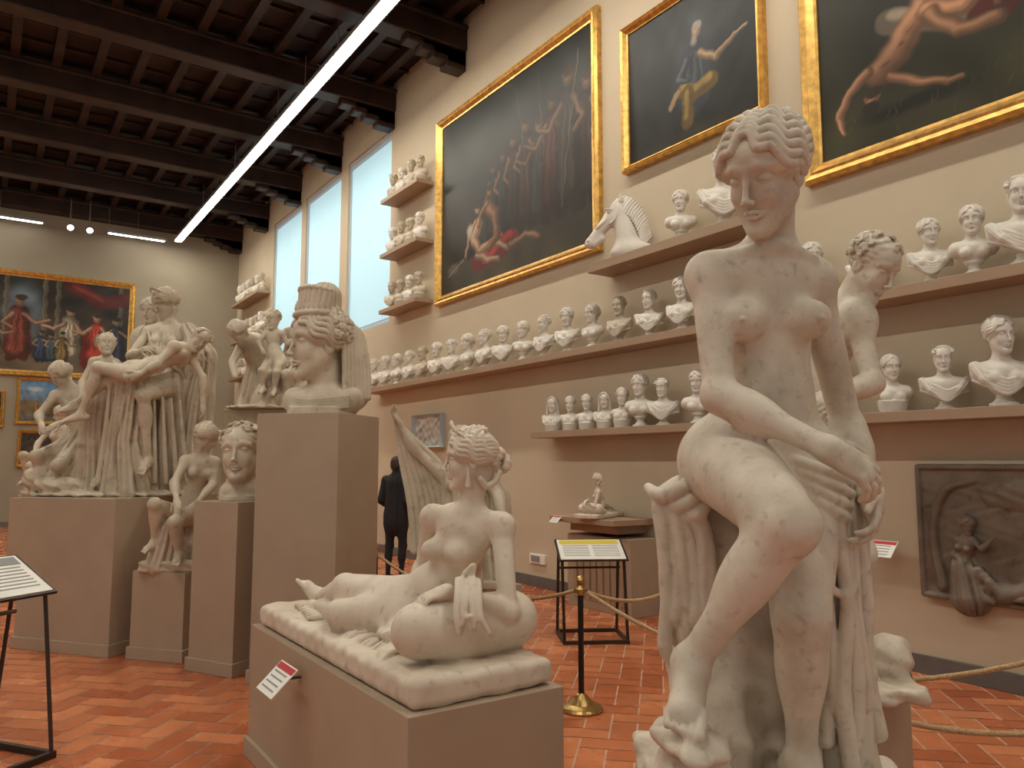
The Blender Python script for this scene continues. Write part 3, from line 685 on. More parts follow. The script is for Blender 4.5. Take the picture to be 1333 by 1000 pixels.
# ------------------------------------------------------------ busts
def bust(name,mat,hair,fem=True,drape=False,socle=True,yaw=0,pitch=4,seed=1,broad=1.0):
    S=Sculpt(); E=S.ell; C=S.cone
    if socle:
        S.cyl((0,0,.012),.078,.076,.024); S.cyl((0,0,.032),.062,.048,.02,k=.008); S.cyl((0,0,.06),.040,.040,.05,k=.012); S.cyl((0,0,.09),.050,.062,.02,k=.01); zb=.0
    else: S.cyl((0,0,.05),.10,.12,.10,k=.03); zb=-.03
    S.push(None,(0,0,zb))
    E((0,.005,.175),(.115*broad,.078,.080),k=.03); E((0,.0,.210),(.145*broad,.070,.050),k=.03)
    for s in(-1,1): E((s*.120*broad,.005,.200),(.045,.052,.052),k=.03); C((0,.02,.260),(s*.11*broad,.01,.228),.034,.034,k=.03)
    if fem:
        for s in(-1,1): E((s*.058,-.060,.165),(.042,.034,.040),k=.02)
    if not socle: E((0,0,.10),(.10,.07,.08),k=.04)
    E((0,.09,.16),(.11,.05,.09),k=.02,op=1)
    C((0,.012,.235),(0,.002,.345),.053,.043,k=.025)
    if drape:
        for i in range(5):
            o=i*.020; S.curve([(-.150*broad,.0,.240-o),(-.08,-.062,.195-o),(0,-.085,.150-o),(.08,-.066,.180-o*.7),(.150*broad,.0,.225-o)],[.012,.013,.014,.013,.012],k=.004,n=3)
        S.chain([(.14*broad,.0,.24),(.10,-.06,.17),(.03,-.07,.10)],[.03,.026,.018],k=.01,fold=(5,.005,4))
        S.chain([(-.14*broad,.0,.24),(-.11,-.055,.16),(-.05,-.065,.11)],[.03,.024,.016],k=.01,fold=(5,.005,4))
    head(S,(0,-.012,.415),yaw,pitch,0,.90,hair,seed,vol=.7)
    S.pop()
    return S.mesh(name,mat,h=.0042)
B=[bust('bust_a',M_bust,'wavy',True,False,yaw=-12,seed=1),bust('bust_b',M_bust,'wavy',True,True,yaw=15,seed=2),
   bust('bust_c',M_bust,'curly',True,True,yaw=-20,seed=3),bust('bust_d',M_bust,'plain',True,False,yaw=8,seed=4,socle=False),
   bust('bust_e',M_bust,'veil',True,True,yaw=5,seed=5,socle=False),bust('bust_f',M_bustd,'beard',False,False,socle=False,seed=6,broad=.9),
   bust('bust_g',M_bust,'short',False,True,yaw=-10,seed=7,broad=1.12),bust('bust_h',M_bustd,'curly',True,True,yaw=12,seed=8)]
def pb(i,y,z,sc=1.0,rz=None,x=WX-.19):
    put('portrait_bust',B[i],(x,y,z-.001),rz if rz is not None else -72+random.uniform(-14,14),sc)
order=[1,2,7,0,1,2,0,1,2,0,6,1,7,2,0,1,2,1]
y=5.48; i=0
while y<13.1:
    pb(order[i%18],y,2.95,random.uniform(.98,1.08)); y+=.475; i+=1
for y,i,s in((2.95,1,.95),(2.64,0,.98),(2.31,6,1.22),(1.9,2,1.1),(3.45,2,1.0),(3.95,1,1.05),(4.45,0,1.0),(4.97,2,1.05),(1.4,1,1.0)): pb(i,y,2.95,s,-58)
for y,i,s in((7.68,4,.88),(7.33,3,.84),(7.02,3,.84),(6.70,4,.84),(6.40,3,.90),(6.12,0,1.08),(5.78,6,.96)): pb(i,y,1.99,s,-60)
for y,i,s in((5.3,0,1),(4.85,3,1),(4.4,1,1),(3.85,0,1.0),(3.30,3,.92),(2.90,6,.92),(2.50,1,1.20),(2.05,2,1.0),(1.6,1,1.0)): pb(i,y,1.99,s,-52)
for y,i,s in((5.47,0,1.02),(4.90,2,1.50)): pb(i,y,3.89,s,-48)
for z in(4.32,5.34,6.35):
    for k in range(4): pb([3,5,7,3,5][(k+int(z))%5],11.38+k*.35,z,.98,-65,x=WX-.17)
for z in(4.0,5.05,6.15):
    for k in range(6): pb([5,3,7,0,6,2][(k+int(z))%6],20.45+k*.42,z,1.05,-65,x=WX-.17)

# ------------------------------------------------------------ pedestals
def pedestal(cx,cy,w,d,h,rz=0,name='statue_pedestal'):
    m=MB(); m.box((-w/2,-d/2,0),(w/2,d/2,h)); m.box((-w/2-.018,-d/2-.018,0),(w/2+.018,d/2+.018,.10)); 
    return m.obj(name,[M_ped],loc=(cx,cy,0),rz=rz,bevel=.004)
pedestal(1.65,3.53,.70,1.94,.70)
pedestal(1.538,1.19,.62,.62,.82)
pedestal(2.67,1.93,.56,.56,.75)

# ------------------------------------------------------------ main standing nude
def main_statue():
    S=Sculpt(); r=1.02
    J=dict(neck=(.630,1.84,2.115),chest=(.622,1.86,1.975),waist=(.630,1.87,1.825),pelvis=(.615,1.90,1.640),
      shL=(.478,1.83,2.050),shR=(.748,1.89,2.050),elL=(.4725,1.75,1.752),wrL=(.655,1.60,1.628),elR=(.846,1.95,1.69),wrR=(.832,1.80,1.525),
      hipL=(.520,1.87,1.615),hipR=(.705,1.90,1.60),knL=(.535,1.52,1.480),anL=(.368,1.64,1.190),toL=(.312,1.475,1.120),
      knR=(.628,1.72,1.270),anR=(.640,1.78,.945),toR=(.64,1.62,.885),
      hd=((.592,1.750,2.268),(-47,27,6),1.08,'wavy',dict(lid=1.1,vol=1.1)))
    F1,F2=body(S,J,r,True,hands=False,breasts=False,torso=.94)
    for c,n in(((.543,1.775,1.932),(-.018,-.042,-.006)),((.697,1.776,1.935),(.010,-.044,-.006))):
        S.ell(c,(.046,.044,.045),k=.035); S.ell(V(*c)+V(*n),.0055,k=.006)
    hand(S,(.655,1.60,1.628),(.080,-.005,-.050),(-.3,.8,-.5),1.10,side=-1,curl=40)
    hand(S,(.832,1.80,1.525),(-.02,-.05,-.08),(-.8,.2,0),1.0,side=1,curl=38)
    S.cone((.620,1.772,2.108),(.52,1.79,2.092),.007,.006,k=.025); S.cone((.640,1.775,2.108),(.73,1.82,2.092),.007,.006,k=.025)
    S.cone((.612,1.80,2.13),(.575,1.82,2.22),.008,.010,k=.03); S.cone((.640,1.80,2.13),(.655,1.83,2.22),.008,.010,k=.03)
    S.ell((.622,1.772,1.760),(.007,.012,.010),k=.01,op=1)
    S.cone((.626,1.765,1.90),(.622,1.765,1.79),.005,.005,k=.03,op=1)
    S.curve([(.52,1.785,1.70),(.60,1.765,1.665),(.69,1.78,1.69)],.004,k=.02,op=1)
    S.cone((.50,1.86,1.60),(.528,1.60,1.515),.100,.064,k=.05); S.cone((.70,1.88,1.58),(.635,1.76,1.36),.098,.068,k=.05)
    S.ell((.530,1.478,1.487),(.026,.016,.030),k=.03)
    # support : rock and drapery
    S.box((.62,1.86,.85),(.30,.30,.035),rd=.02,k=.02,w=rough)
    S.ell((.60,2.02,1.10),(.20,.15,.40),k=.04,w=rough); S.ell((.61,2.03,1.42),(.19,.14,.16),k=.04,w=rough)
    S.ell((.355,1.60,.95),(.075,.10,.11),k=.03,w=rough); S.ell((.345,1.56,1.065),(.065,.12,.030),k=.02,w=rough)
    S.ell((.48,1.90,.97),(.10,.09,.16),k=.04,w=rough); S.ell((.50,1.97,1.30),(.10,.08,.20),k=.03,w=rough)
    # left bunch: cloth gathered over the rock, falling in deep folds
    S.ell((.408,1.915,1.49),(.055,.045,.075),k=.02); S.ell((.418,1.925,1.33),(.060,.042,.19),k=.02)
    for k in range(6):
        o=k*.0215; zt=1.570-.004*k; zb=1.12+.07*abs(math.sin(k*1.7))
        S.curve([(.410+o*.3,1.925-o*.3,zt-.01),(.355+o*.75,1.878-o*.2,zt-.055),(.358+o+.006*math.sin(k*2),1.872-o*.2+.012*(k%2),1.42),(.368+o*.98,1.878-o*.15,1.29),(.364+o*1.04,1.880-o*.1+.012*((k+1)%2),zb+.05),(.380+o,1.91,zb)],[.010,.018,.0145+.003*(k%2),.0155,.0185,.008],k=.005)
    for k in range(3): S.curve([(.338+.030*k,1.93,1.540-.012*k),(.358+.030*k,1.858,1.522-.022*k),(.412+.02*k,1.850,1.546-.026*k),(.47,1.89,1.560)],[.012,.019,.018,.012],k=.005)
    # lap cloth
    for k in range(4): S.curve([(.635+.01*k,1.80-.006*k,1.615-.020*k),(.69,1.765-.004*k,1.590-.026*k),(.745,1.77,1.572-.030*k),(.80,1.83,1.555-.032*k)],[.010,.016,.016,.010],k=.006)
    # right falling drapery
    S.curve([(.740,1.87,1.56),(.755,1.855,1.30),(.770,1.89,.88)],[.060,.066,.082],k=.02,n=1)
    for k in range(8):
        a=k/7.; x0=.665+a*.150; y0=1.772+.13*abs(a-.42)**1.2; e=.90+.16*(k%3)/2
        S.curve([(x0+.012,y0+.02,1.580-.03*a),(x0+.010,y0+.002,1.46),(x0+.012+.010*math.sin(k*2.4),y0-.004,1.28),(x0+.016+.012*math.sin(k*1.7),y0+.004,1.10),(x0+.020+.012*math.sin(k*3),y0+.012,e)],[.008,.0130+.003*(k%2),.0155,.0190,.020],k=.005)
    S.curve([(.79,1.84,1.22),(.815,1.83,1.12),(.800,1.85,1.02),(.822,1.86,.90)],[.010,.022,.018,.030],k=.006)
    S.curve([(.66,1.79,1.40),(.70,1.755,1.33),(.75,1.765,1.31),(.80,1.82,1.36)],[.006,.010,.010,.006],k=.010)
    lo=V(.22,1.36,.815); hi=V(.97,2.24,2.17)
    me=S.mesh('standing_nude_statue',M_main,boxes=[(lo,hi,.0042),(V(.42,1.55,2.165),V(.80,2.02,2.46),.0026)],org=(.6,1.85,0))
    x,y=world(.6,1.85); put('standing_nude_statue',me,(x,y,0))
main_statue()

# ------------------------------------------------------------ reclining nude
def reclining():
    S=Sculpt(); r=1.06; RW=rotm(YAW)
    def W(x,y,z): return (x*CY-y*SY,x*SY+y*CY,z)
    S.box(W(1.655,3.53,.755),(.325,.94,.056),R=RW,rd=.035,k=.01,w=lambda x,y,z:.006*np.sin(17*y+2*np.sin(9*x))*np.sin(13*x+1)+.003*np.sin(50*y)*np.sin(45*x+z*40))
    S.cone(W(1.47,2.815,.935),W(1.90,2.805,.935),.110,.122,k=.02); S.ell(W(1.68,2.815,.925),(.29,.128,.120),R=RW,k=.03)
    S.ell(W(1.70,3.10,.86),(.24,.28,.08),R=RW,k=.03,w=rough)
    J=dict(neck=(-.186,3.48,1.392),chest=(-.228,3.50,1.250),waist=(-.300,3.55,1.105),pelvis=(-.470,3.62,.935),
      shL=(-.362,3.59,1.350),shR=(-.045,3.42,1.325),elL=(-.43,3.80,1.10),wrL=(-.47,3.72,.93),elR=(-.015,3.27,.985),wrR=(-.262,3.185,1.085),
      hipL=(-.52,3.69,.96),hipR=(-.44,3.56,.915),knL=(-.85,4.02,.965),anL=(-1.07,4.40,.865),toL=(-1.16,4.42,.95),
      knR=(-.80,3.74,.880),anR=(-1.00,4.16,.845),toR=(-1.10,4.26,.86),
      hd=((-.190,3.455,1.612),(-84,3,2),1.10,'diadem',dict(vol=.9)))
    body(S,J,r,True,hands=False,breasts=False,torso=.96)
    for c in((-.352,3.470,1.218),(-.238,3.408,1.208)):
        S.ell(c,(.049,.048,.046),k=.045); S.ell((c[0]-.024,c[1]-.041,c[2]),.006,k=.007)
    hand(S,(-.262,3.185,1.085),(-.12,-.04,-.03),(0,.2,-1),1.08,side=1,curl=32)
    S.cone((-.46,3.62,.94),(-.80,3.74,.89),.098,.064,k=.04); S.cone((-.50,3.67,.97),(-.84,4.0,.97),.10,.066,k=.04)
    S.ell((-.415,3.475,1.02),(.006,.006,.008),k=.01,op=1)
    for k in range(10):
        t=k*.63; S.ell((-.048+.028*math.cos(t),3.455+.02*math.sin(t*1.7),1.600+.032*math.sin(t)),.020,k=.004)
    S.curve([(-.14,3.40,1.53),(-.11,3.42,1.50),(-.075,3.43,1.52),(-.055,3.44,1.56)],[.014,.016,.014,.012],k=.004)
    S.cone((-.19,3.372,1.575),(-.19,3.372,1.50),.005,.012,k=.003)
    # cloth over arm
    for k in range(6):
        o=k*.017; m=.010*math.sin(k*2.2)
        S.curve([(-.232+o+m,3.235,1.105),(-.220+o,3.165,1.135+m*.5),(-.216+o*1.05,3.105,1.085),(-.214+o*1.2+m,3.072,1.01),(-.205+o*1.25-m,3.066,.945+.016*((k*2)%5))],[.007,.010,.012,.013,.010],k=.005)
    S.curve([(-.17,3.20,1.13),(-.155,3.19,1.185),(-.19,3.2,1.15)],[.018,.012,.014],k=.01)
    for k in range(9):
        o=k*.030; S.curve([(-.42-o,3.42+o*1.0,.825),(-.50-o,3.36+o*1.05,.820+.006*(k%2)),(-.56-o,3.345+o*1.1,.785)],[.014,.017,.010],k=.006)
    for k in range(4): S.curve([(-.44-.02*k,3.33+.02*k,.835),(-.50-.012*k,3.24+.01*k,.825),(-.535,3.16+.02*k,.79)],[.014,.016,.010],k=.005)
    for k in range(7): S.curve([(-.90-.03*k,4.0+.05*k,.83),(-.98-.03*k,3.98+.05*k,.83),(-1.03-.02*k,4.0+.05*k,.82)],[.014,.016,.010],k=.006)
    org=(-.609,3.821,0)
    lo=V(-1.52,2.72,.69); hi=V(.36,4.84,1.30)
    me=S.mesh('reclining_nude_statue',M_rec,boxes=[(lo,hi,.0058),(V(-.52,3.15,1.292),V(.15,3.85,1.86),.0034)],org=org)
    put('reclining_nude_statue',me,(1.65,3.5,0.001)); return me
rec_me=reclining()
put('reclining_nude_statuette',rec_me,(5.76,6.66,1.0-.70*.46+.002),-100,.46)

# ------------------------------------------------------------ young man statue (behind)
def male():
    S=Sculpt()
    J=dict(neck=(1.325,3.0,2.225),chest=(1.255,3.05,2.10),waist=(1.23,3.06,1.92),pelvis=(1.21,3.06,1.71),
      shL=(1.13,3.15,2.20),shR=(1.325,2.93,2.155),elL=(1.06,3.05,1.93),wrL=(1.10,2.86,1.80),elR=(1.335,2.84,1.895),wrR=(1.16,2.76,1.84),
      hipL=(1.14,3.1,1.68),hipR=(1.28,3.02,1.68),knL=(1.12,3.0,1.24),anL=(1.10,3.12,.85),toL=(1.08,2.97,.80),knR=(1.29,2.92,1.26),anR=(1.30,3.05,.85),toR=(1.33,2.9,.80),
      hd=((1.395,2.93,2.350),(30,34,4),1.04,'curly',dict(lid=.6)))
    body(S,J,1.02,False)
    S.ell((1.325,2.92,2.14),(.070,.070,.085),k=.04)
    S.box((1.21,3.05,.775),(.27,.24,.028),rd=.02,w=rough); S.cone((1.08,3.2,.8),(1.12,3.2,1.5),.13,.10,k=.04,fold=(6,.015,2)); S.ell((1.42,3.0,.87),(.08,.08,.09),k=.03,w=rough)
    me=S.mesh('young_man_statue',M_main,h=.005,org=(1.12,3.1,.745)); x,y=world(1.12,3.1); put('young_man_statue',me,(x,y,.745))
male()

# ------------------------------------------------------------ seated group (left)
def group():
    S=Sculpt(); k=.0073; P=lambda x,z,y=0:(x*k,y,z*k)
    J=dict(neck=P(46,226,0),chest=P(43,202,0),waist=P(44,172,.02),pelvis=P(45,145,.05),shL=P(22,213,-.02),shR=P(70,211,.02),
      elL=P(10,178,-.18),wrL=P(38,182,-.36),elR=P(90,176,-.15),wrR=P(68,166,-.38),hipL=P(32,142,0),hipR=P(60,142,.02),
      knL=P(8,132,-.42),knR=P(48,124,-.48),anL=P(-5,30,-.32),anR=P(50,45,-.36),toL=P(-12,16,-.46),toR=P(50,30,-.52),
      hd=(P(42,250,-.04),(-35,24,0),1.15,'diadem'))
    body(S,J,1.08,True)
    S.chain([P(45,150,.02),P(28,134,-.35)],[.17,.13],k=.05,fold=(7,.018,3))
    S.chain([P(28,134,-.36),P(20,70,-.30),P(22,14,-.25)],[.13,.16,.24],k=.04,fold=(9,.030,3)); S.cone(P(45,140,.05),P(45,5,.1),.22,.30,k=.05,fold=(9,.03,2))
    S.chain([P(70,214,.03),P(88,180,.08),P(84,100,.05),P(78,12,0)],[.07,.12,.14,.20],k=.04,fold=(8,.026,4)); S.cone(P(45,200,.03),P(45,150,.05),.135,.16,k=.04,fold=(8,.018,5))
    for i in range(7): S.curve([P(24+i*6,214-2*i,-.08),P(34+i*4,190-3*i,-.13),P(52+i*3,170-2*i,-.10)],[.012,.014,.012],k=.006,n=3)
    for i in range(9): S.curve([P(8+9*i,135-2*i,-.50+.03*i),P(2+10*i,80,-.45+.03*i),P(-4+12*i,18,-.45+.03*i)],[.012,.022,.026],k=.008,n=3)
    # dying youth across the lap
    J=dict(neck=P(92,186,-.22),chest=P(78,176,-.36),waist=P(56,163,-.43),pelvis=P(32,154,-.47),shL=P(84,184,-.50),shR=P(88,178,-.22),
      elL=P(70,160,-.58),wrL=P(52,148,-.62),elR=P(104,150,-.2),wrR=P(106,112,-.2),hipL=P(34,150,-.55),hipR=P(34,156,-.42),
      knL=P(0,156,-.60),knR=P(-2,140,-.5),anL=P(-22,100,-.55),anR=P(-34,112,-.5),toL=P(-40,92,-.6),toR=P(-50,104,-.55),hd=(P(101,197,-.25),(40,20,30),1.02,'short'))
    body(S,J,.92,False)
    # child at left
    J=dict(neck=P(-13,174,-.28),chest=P(-16,158,-.28),waist=P(-20,138,-.28),pelvis=P(-24,120,-.28),shL=P(-28,168,-.30),shR=P(-2,166,-.28),
      elL=P(-36,142,-.36),wrL=P(-30,118,-.44),elR=P(6,150,-.40),wrR=P(14,158,-.50),hipL=P(-31,115,-.28),hipR=P(-18,115,-.28),
      knL=P(-34,66,-.34),knR=P(-20,66,-.32),anL=P(-34,18,-.28),anR=P(-20,18,-.26),toL=P(-38,8,-.38),toR=P(-20,8,-.38),hd=(P(-13,190,-.30),(30,-8,0),.92,'curly'))
    body(S,J,.80,True,breasts=False)
    S.chain([P(-24,120,-.25),P(-26,60,-.22),P(-26,8,-.2)],[.11,.13,.16],k=.03,fold=(8,.022,3))
    # standing figure behind
    S.cone(P(6,205,.28),P(6,5,.28),.17,.26,k=.05,fold=(10,.03,3)); S.ell(P(6,208,.27),(.19,.12,.12),k=.05); S.cone(P(6,212,.26),P(8,236,.23),.06,.05); head(S,P(7,247,.22),-5,10,0,1.05,'wavy')
    # kneeling at far left
    J=dict(neck=P(-74,138,-.05),chest=P(-70,118,-.04),waist=P(-66,94,0),pelvis=P(-62,70,.05),shL=P(-90,128,-.10),shR=P(-54,132,0),
      elL=P(-100,102,-.22),wrL=P(-84,88,-.36),elR=P(-48,104,-.15),wrR=P(-64,90,-.34),hipL=P(-72,66,0),hipR=P(-54,66,.02),
      knL=P(-92,50,-.32),knR=P(-62,38,-.36),anL=P(-98,12,-.1),anR=P(-52,10,.05),toL=P(-108,6,-.2),toR=P(-52,6,.2),hd=(P(-85,154,-.10),(-20,35,0),.98,'wavy'))
    body(S,J,.92,True)
    S.chain([P(-62,74,.05),P(-70,40,-.1),P(-72,6,-.1)],[.14,.17,.24],k=.04,fold=(8,.028,3)); S.chain([P(-60,130,.04),P(-50,90,.1),P(-48,10,.1)],[.09,.12,.18],k=.03,fold=(8,.024,3))
    S.ell(P(-10,3,0),(.84,.50,.05),k=.03,w=rough); S.ell(P(-95,22,-.25),(.12,.10,.12),k=.03,w=rough); S.ell(P(-60,14,-.3),(.25,.12,.07),k=.03,w=rough)
    S.box(P(0,-12,0),(1.2,1.0,.088),rd=.001,k=.001,op=1)
    return S.mesh('classical_group_statue',M_grp,h=.0085)
gx,gy=1.13,8.12
th=math.degrees(math.atan2(-.81,.61))
pedestal(gx,gy,1.06,1.26,1.30,th)
put('classical_group_statue',group(),(gx,gy,1.299))

def crouch():
    S=Sculpt(); k=.0066; P=lambda x,z,y=0:(x*k,y,z*k)
    J=dict(neck=P(20,146,0),chest=P(20,124,0),waist=P(14,98,.02),pelvis=P(4,72,.03),shL=P(4,137,-.06),shR=P(36,135,.05),
      elL=P(0,110,-.20),wrL=P(12,88,-.32),elR=P(40,106,-.05),wrR=P(30,84,-.22),hipL=P(-4,68,-.02),hipR=P(12,66,.05),
      knL=P(-14,84,-.34),knR=P(14,62,-.38),anL=P(-20,36,-.22),anR=P(16,22,-.30),toL=P(-26,28,-.34),toR=P(18,14,-.40),hd=(P(25,168,-.02),(-60,10,6),1.0,'wavy'))
    body(S,J,.92,True)
    S.ell(P(2,30,.05),(.22,.20,.20),k=.03,w=rough); S.cone(P(0,60,.08),P(-2,8,.05),.15,.23,k=.04,fold=(8,.024,3)); S.cone(P(-6,50,-.15),P(-14,8,-.15),.09,.12,k=.04,fold=(6,.018,4)); S.box(P(0,6,-.02),(.25,.25,.045),rd=.02,w=rough)
    return S.mesh('crouching_girl_statue',M_grp,h=.0065)
cr=crouch(); x,y=world(-2.83,6.72)
pedestal(x,y,.52,.52,.71,-51); put('crouching_girl_statue',cr,(x,y,.711))
x,y=world(-6.30,10.6); pedestal(x,y,.7,.7,1.15,-20); put('seated_girl_statue',cr,(x,y,1.15),-YAW-20)

def colossal1():
    S=Sculpt(); sc=2.30
    S.cyl((0,.02,.03),.26,.25,.06,k=.01)
    S.ell((.02,.03,.10),(.30,.19,.12),k=.05); S.cone((.03,.05,.12),(.02,.02,.42),.15,.12,k=.08)
    S.cone((-.20,-.02,.13),(.25,-.03,.13),.09,.09,k=.05)
    head(S,(-.03,-.03,.55),-52,2,0,sc,'crown',9)
    for i in range(7): S.curve([(.02+.03*i,.03,.90-.03*i),(.16+.022*i,-.05+.02*i,.72-.01*i),(.19+.026*i,-.06+.02*i,.42),(.20+.028*i,-.09+.02*i,.14)],[.012,.020,.022,.020],k=.006)
    S.curve([(.08,.08,.84),(.20,.08,.66),(.24,.08,.40),(.27,.06,.15)],[.05,.08,.08,.09],k=.03,n=2)
    S.box((0,0,-.06),(.6,.6,.06),rd=.001,k=.001,op=1)
    for i in range(5): S.curve([(-.27,-.04,.14-.02*i),(-.05,-.17,.11-.02*i),(.24,-.14,.14-.02*i)],[.012,.016,.014],k=.006)
    return S.mesh('colossal_veiled_head',M_grp,h=.0062)
x,y=world(-1.50,6.05)
pedestal(x,y,.68,.68,1.97,-50); put('colossal_veiled_head',colossal1(),(x,y,1.970))
def colossal2():
    S=Sculpt(); S.cyl((0,0,.02),.16,.15,.04,k=.01); S.ell((0,.02,.07),(.17,.13,.09),k=.04); S.cone((0,.04,.06),(0,.02,.26),.12,.105,k=.06)
    head(S,(0,-.02,.38),4,-2,-4,1.95,'curly',12)
    return S.mesh('colossal_youth_head',M_grp,h=.0052)
x,y=world(-2.20,6.30)
pedestal(x,y,.48,.48,1.30,-62); put('colossal_youth_head',colossal2(),(x,y,1.30))

def mother():
    S=Sculpt(); k=.0082; P=lambda x,z,y=0:(x*k,y,z*k)
    J=dict(neck=P(36,112,0),chest=P(34,96,0),waist=P(30,72,.02),pelvis=P(26,50,.04),shL=P(16,104,-.03),shR=P(54,104,.02),
      elL=P(4,80,-.2),wrL=P(20,66,-.34),elR=P(60,76,-.1),wrR=P(40,62,-.3),hipL=P(16,46,0),hipR=P(38,46,0),knL=P(8,44,-.42),knR=P(32,42,-.44),
      anL=P(6,8,-.35),anR=P(32,8,-.38),toL=P(2,3,-.5),toR=P(32,3,-.5),hd=(P(37,133,-.03),(-30,10,0),1.15,'curly'))
    body(S,J,1.0,True)
    S.cone(P(25,48,0),P(18,4,-.15),.22,.32,k=.05,fold=(10,.03,3)); S.cone(P(35,100,.05),P(30,50,.06),.16,.2,k=.04,fold=(9,.02,4))
    J=dict(neck=P(8,102,-.3),chest=P(8,92,-.3),waist=P(10,78,-.32),pelvis=P(12,66,-.34),shL=P(-2,98,-.30),shR=P(19,97,-.3),elL=P(-8,84,-.38),wrL=P(0,74,-.46),elR=P(26,84,-.3),wrR=P(34,94,-.25),
      hipL=P(7,62,-.34),hipR=P(17,62,-.34),knL=P(2,46,-.50),knR=P(20,44,-.5),anL=P(4,24,-.48),anR=P(18,22,-.48),toL=P(2,18,-.56),toR=P(18,16,-.56),hd=(P(7,115,-.31),(-10,5,0),.90,'curly'))
    body(S,J,.66,True,breasts=False)
    S.chain([P(-16,60,.1),P(-28,86,-.05),P(-34,92,-.2)],[.16,.15,.09],k=.06); S.cone(P(-18,60,.1),P(-20,4,.05),.16,.24,k=.05,fold=(9,.028,3)); head(S,P(-36,98,-.34),-40,45,0,1.0,'wavy')
    S.chain([P(-40,84,-.15),P(-44,60,-.3),P(-36,40,-.38)],[.05,.04,.03],k=.02)
    S.ell(P(2,2,-.1),(.48,.40,.04),k=.02,w=rough); S.box((0,0,-.06),(1,1,.06),rd=.001,k=.001,op=1)
    return S.mesh('mother_and_child_statue',M_grp,h=.009)
x,y=world(-2.58,8.35)
pedestal(x,y,.95,.85,1.25,-YAW)
b=MB(); b.box((-.42,-.36,0),(.42,.36,.91)); b.obj('plaster_block',[M_grp],loc=(x,y,1.25),rz=-YAW,bevel=.015)
put('mother_and_child_statue',mother(),(x,y,2.16))

def draped():
    S=Sculpt(); k=.0053; P=lambda x,z,y=0:(x*k,y,z*k)
    J=dict(neck=P(0,150,0),chest=P(0,128,0),waist=P(2,98,0),pelvis=P(6,70,.03),shL=P(-26,140,0),shR=P(28,140,0),elL=P(-58,170,-.05),wrL=P(-80,206,-.08),elR=P(50,112,-.05),wrR=P(58,80,-.15),
      hipL=P(-8,66,0),hipR=P(20,66,0),knL=P(-14,62,-.38),knR=P(22,50,-.4),anL=P(-14,12,-.3),anR=P(22,10,-.3),toL=P(-14,6,-.4),toR=P(22,6,-.4),hd=(P(2,178,0),(20,5,0),1.0,'wavy'))
    body(S,J,.95,True)
    S.cone(P(5,66,0),P(5,4,-.1),.18,.25,k=.05,fold=(9,.026,3)); S.cone(P(0,130,.03),P(4,70,.03),.13,.16,k=.04,fold=(8,.018,4))
    for i in range(9): S.curve([P(-88+3*i,214-3*i,-.03),P(-80+7*i,165-2*i,.0),P(-66+8*i,100,.0),P(-60+8*i,40,0)],[.012,.021,.025,.028],k=.006,n=3)
    S.chain([P(30,142,.03),P(48,110,.05),P(50,20,.03)],[.06,.08,.1],k=.03,fold=(7,.018,4))
    S.box(P(2,4,-.05),(.28,.26,.025),rd=.01)
    return S.mesh('draped_woman_statue',M_grp,h=.0065)
x,y=world(-.36,5.45); pedestal(x,y,.62,.62,.78,0); put('draped_woman_statue',draped(),(x,y,.782))

def horse():
    S=Sculpt(); E=S.ell; C=S.cone
    E((-.05,0,.05),(.24,.12,.10),k=.05); C((-.02,0,.06),(.06,0,.46),.15,.095,k=.08,flat=((0,1,0),.72))
    C((.09,0,.53),(.40,0,.20),.085,.050,k=.05,flat=((0,1,0),.8)); E((.15,0,.43),(.105,.062,.085),k=.04); E((.41,0,.17),(.058,.046,.050),k=.03); C((.36,0,.16),(.28,0,.22),.035,.04,k=.03)
    for s in(-1,1):
        C((.06,s*.045,.60),(.07,s*.055,.68),.026,.006,k=.02); E((.19,s*.066,.49),(.022,.012,.018),k=.004); E((.20,s*.072,.515),(.035,.012,.010),k=.006); E((.43,s*.042,.185),(.016,.012,.012),k=.006,op=1); S.curve([(.36,s*.050,.135),(.41,s*.044,.125),(.45,s*.03,.135)],.005,k=.003,op=1)
        S.curve([(.18,s*.062,.36),(.13,s*.066,.40),(.10,s*.062,.47)],.010,k=.015); E((.28,s*.06,.36),(.08,.012,.014),R=rotm(0,0,40),k=.02)
    pts=[(.10,.64),(.03,.66),(-.05,.63),(-.12,.56),(-.17,.47),(-.21,.37),(-.23,.27),(-.25,.17)]
    for i in range(len(pts)-1):
        for j in range(3):
            t=j/3; x=pts[i][0]*(1-t)+pts[i+1][0]*t; z=pts[i][1]*(1-t)+pts[i+1][1]*t
            for s in(-1,1): S.curve([(x+.085,s*.055,z-.14),(x+.045,s*.035,z-.065),(x,0,z)],[.014,.018,.014],k=.004,n=2)
    return S.mesh('horse_head_sculpture',M_bust,h=.0055)
put('horse_head_sculpture',horse(),(WX-.24,6.22,3.888),128,1.05)

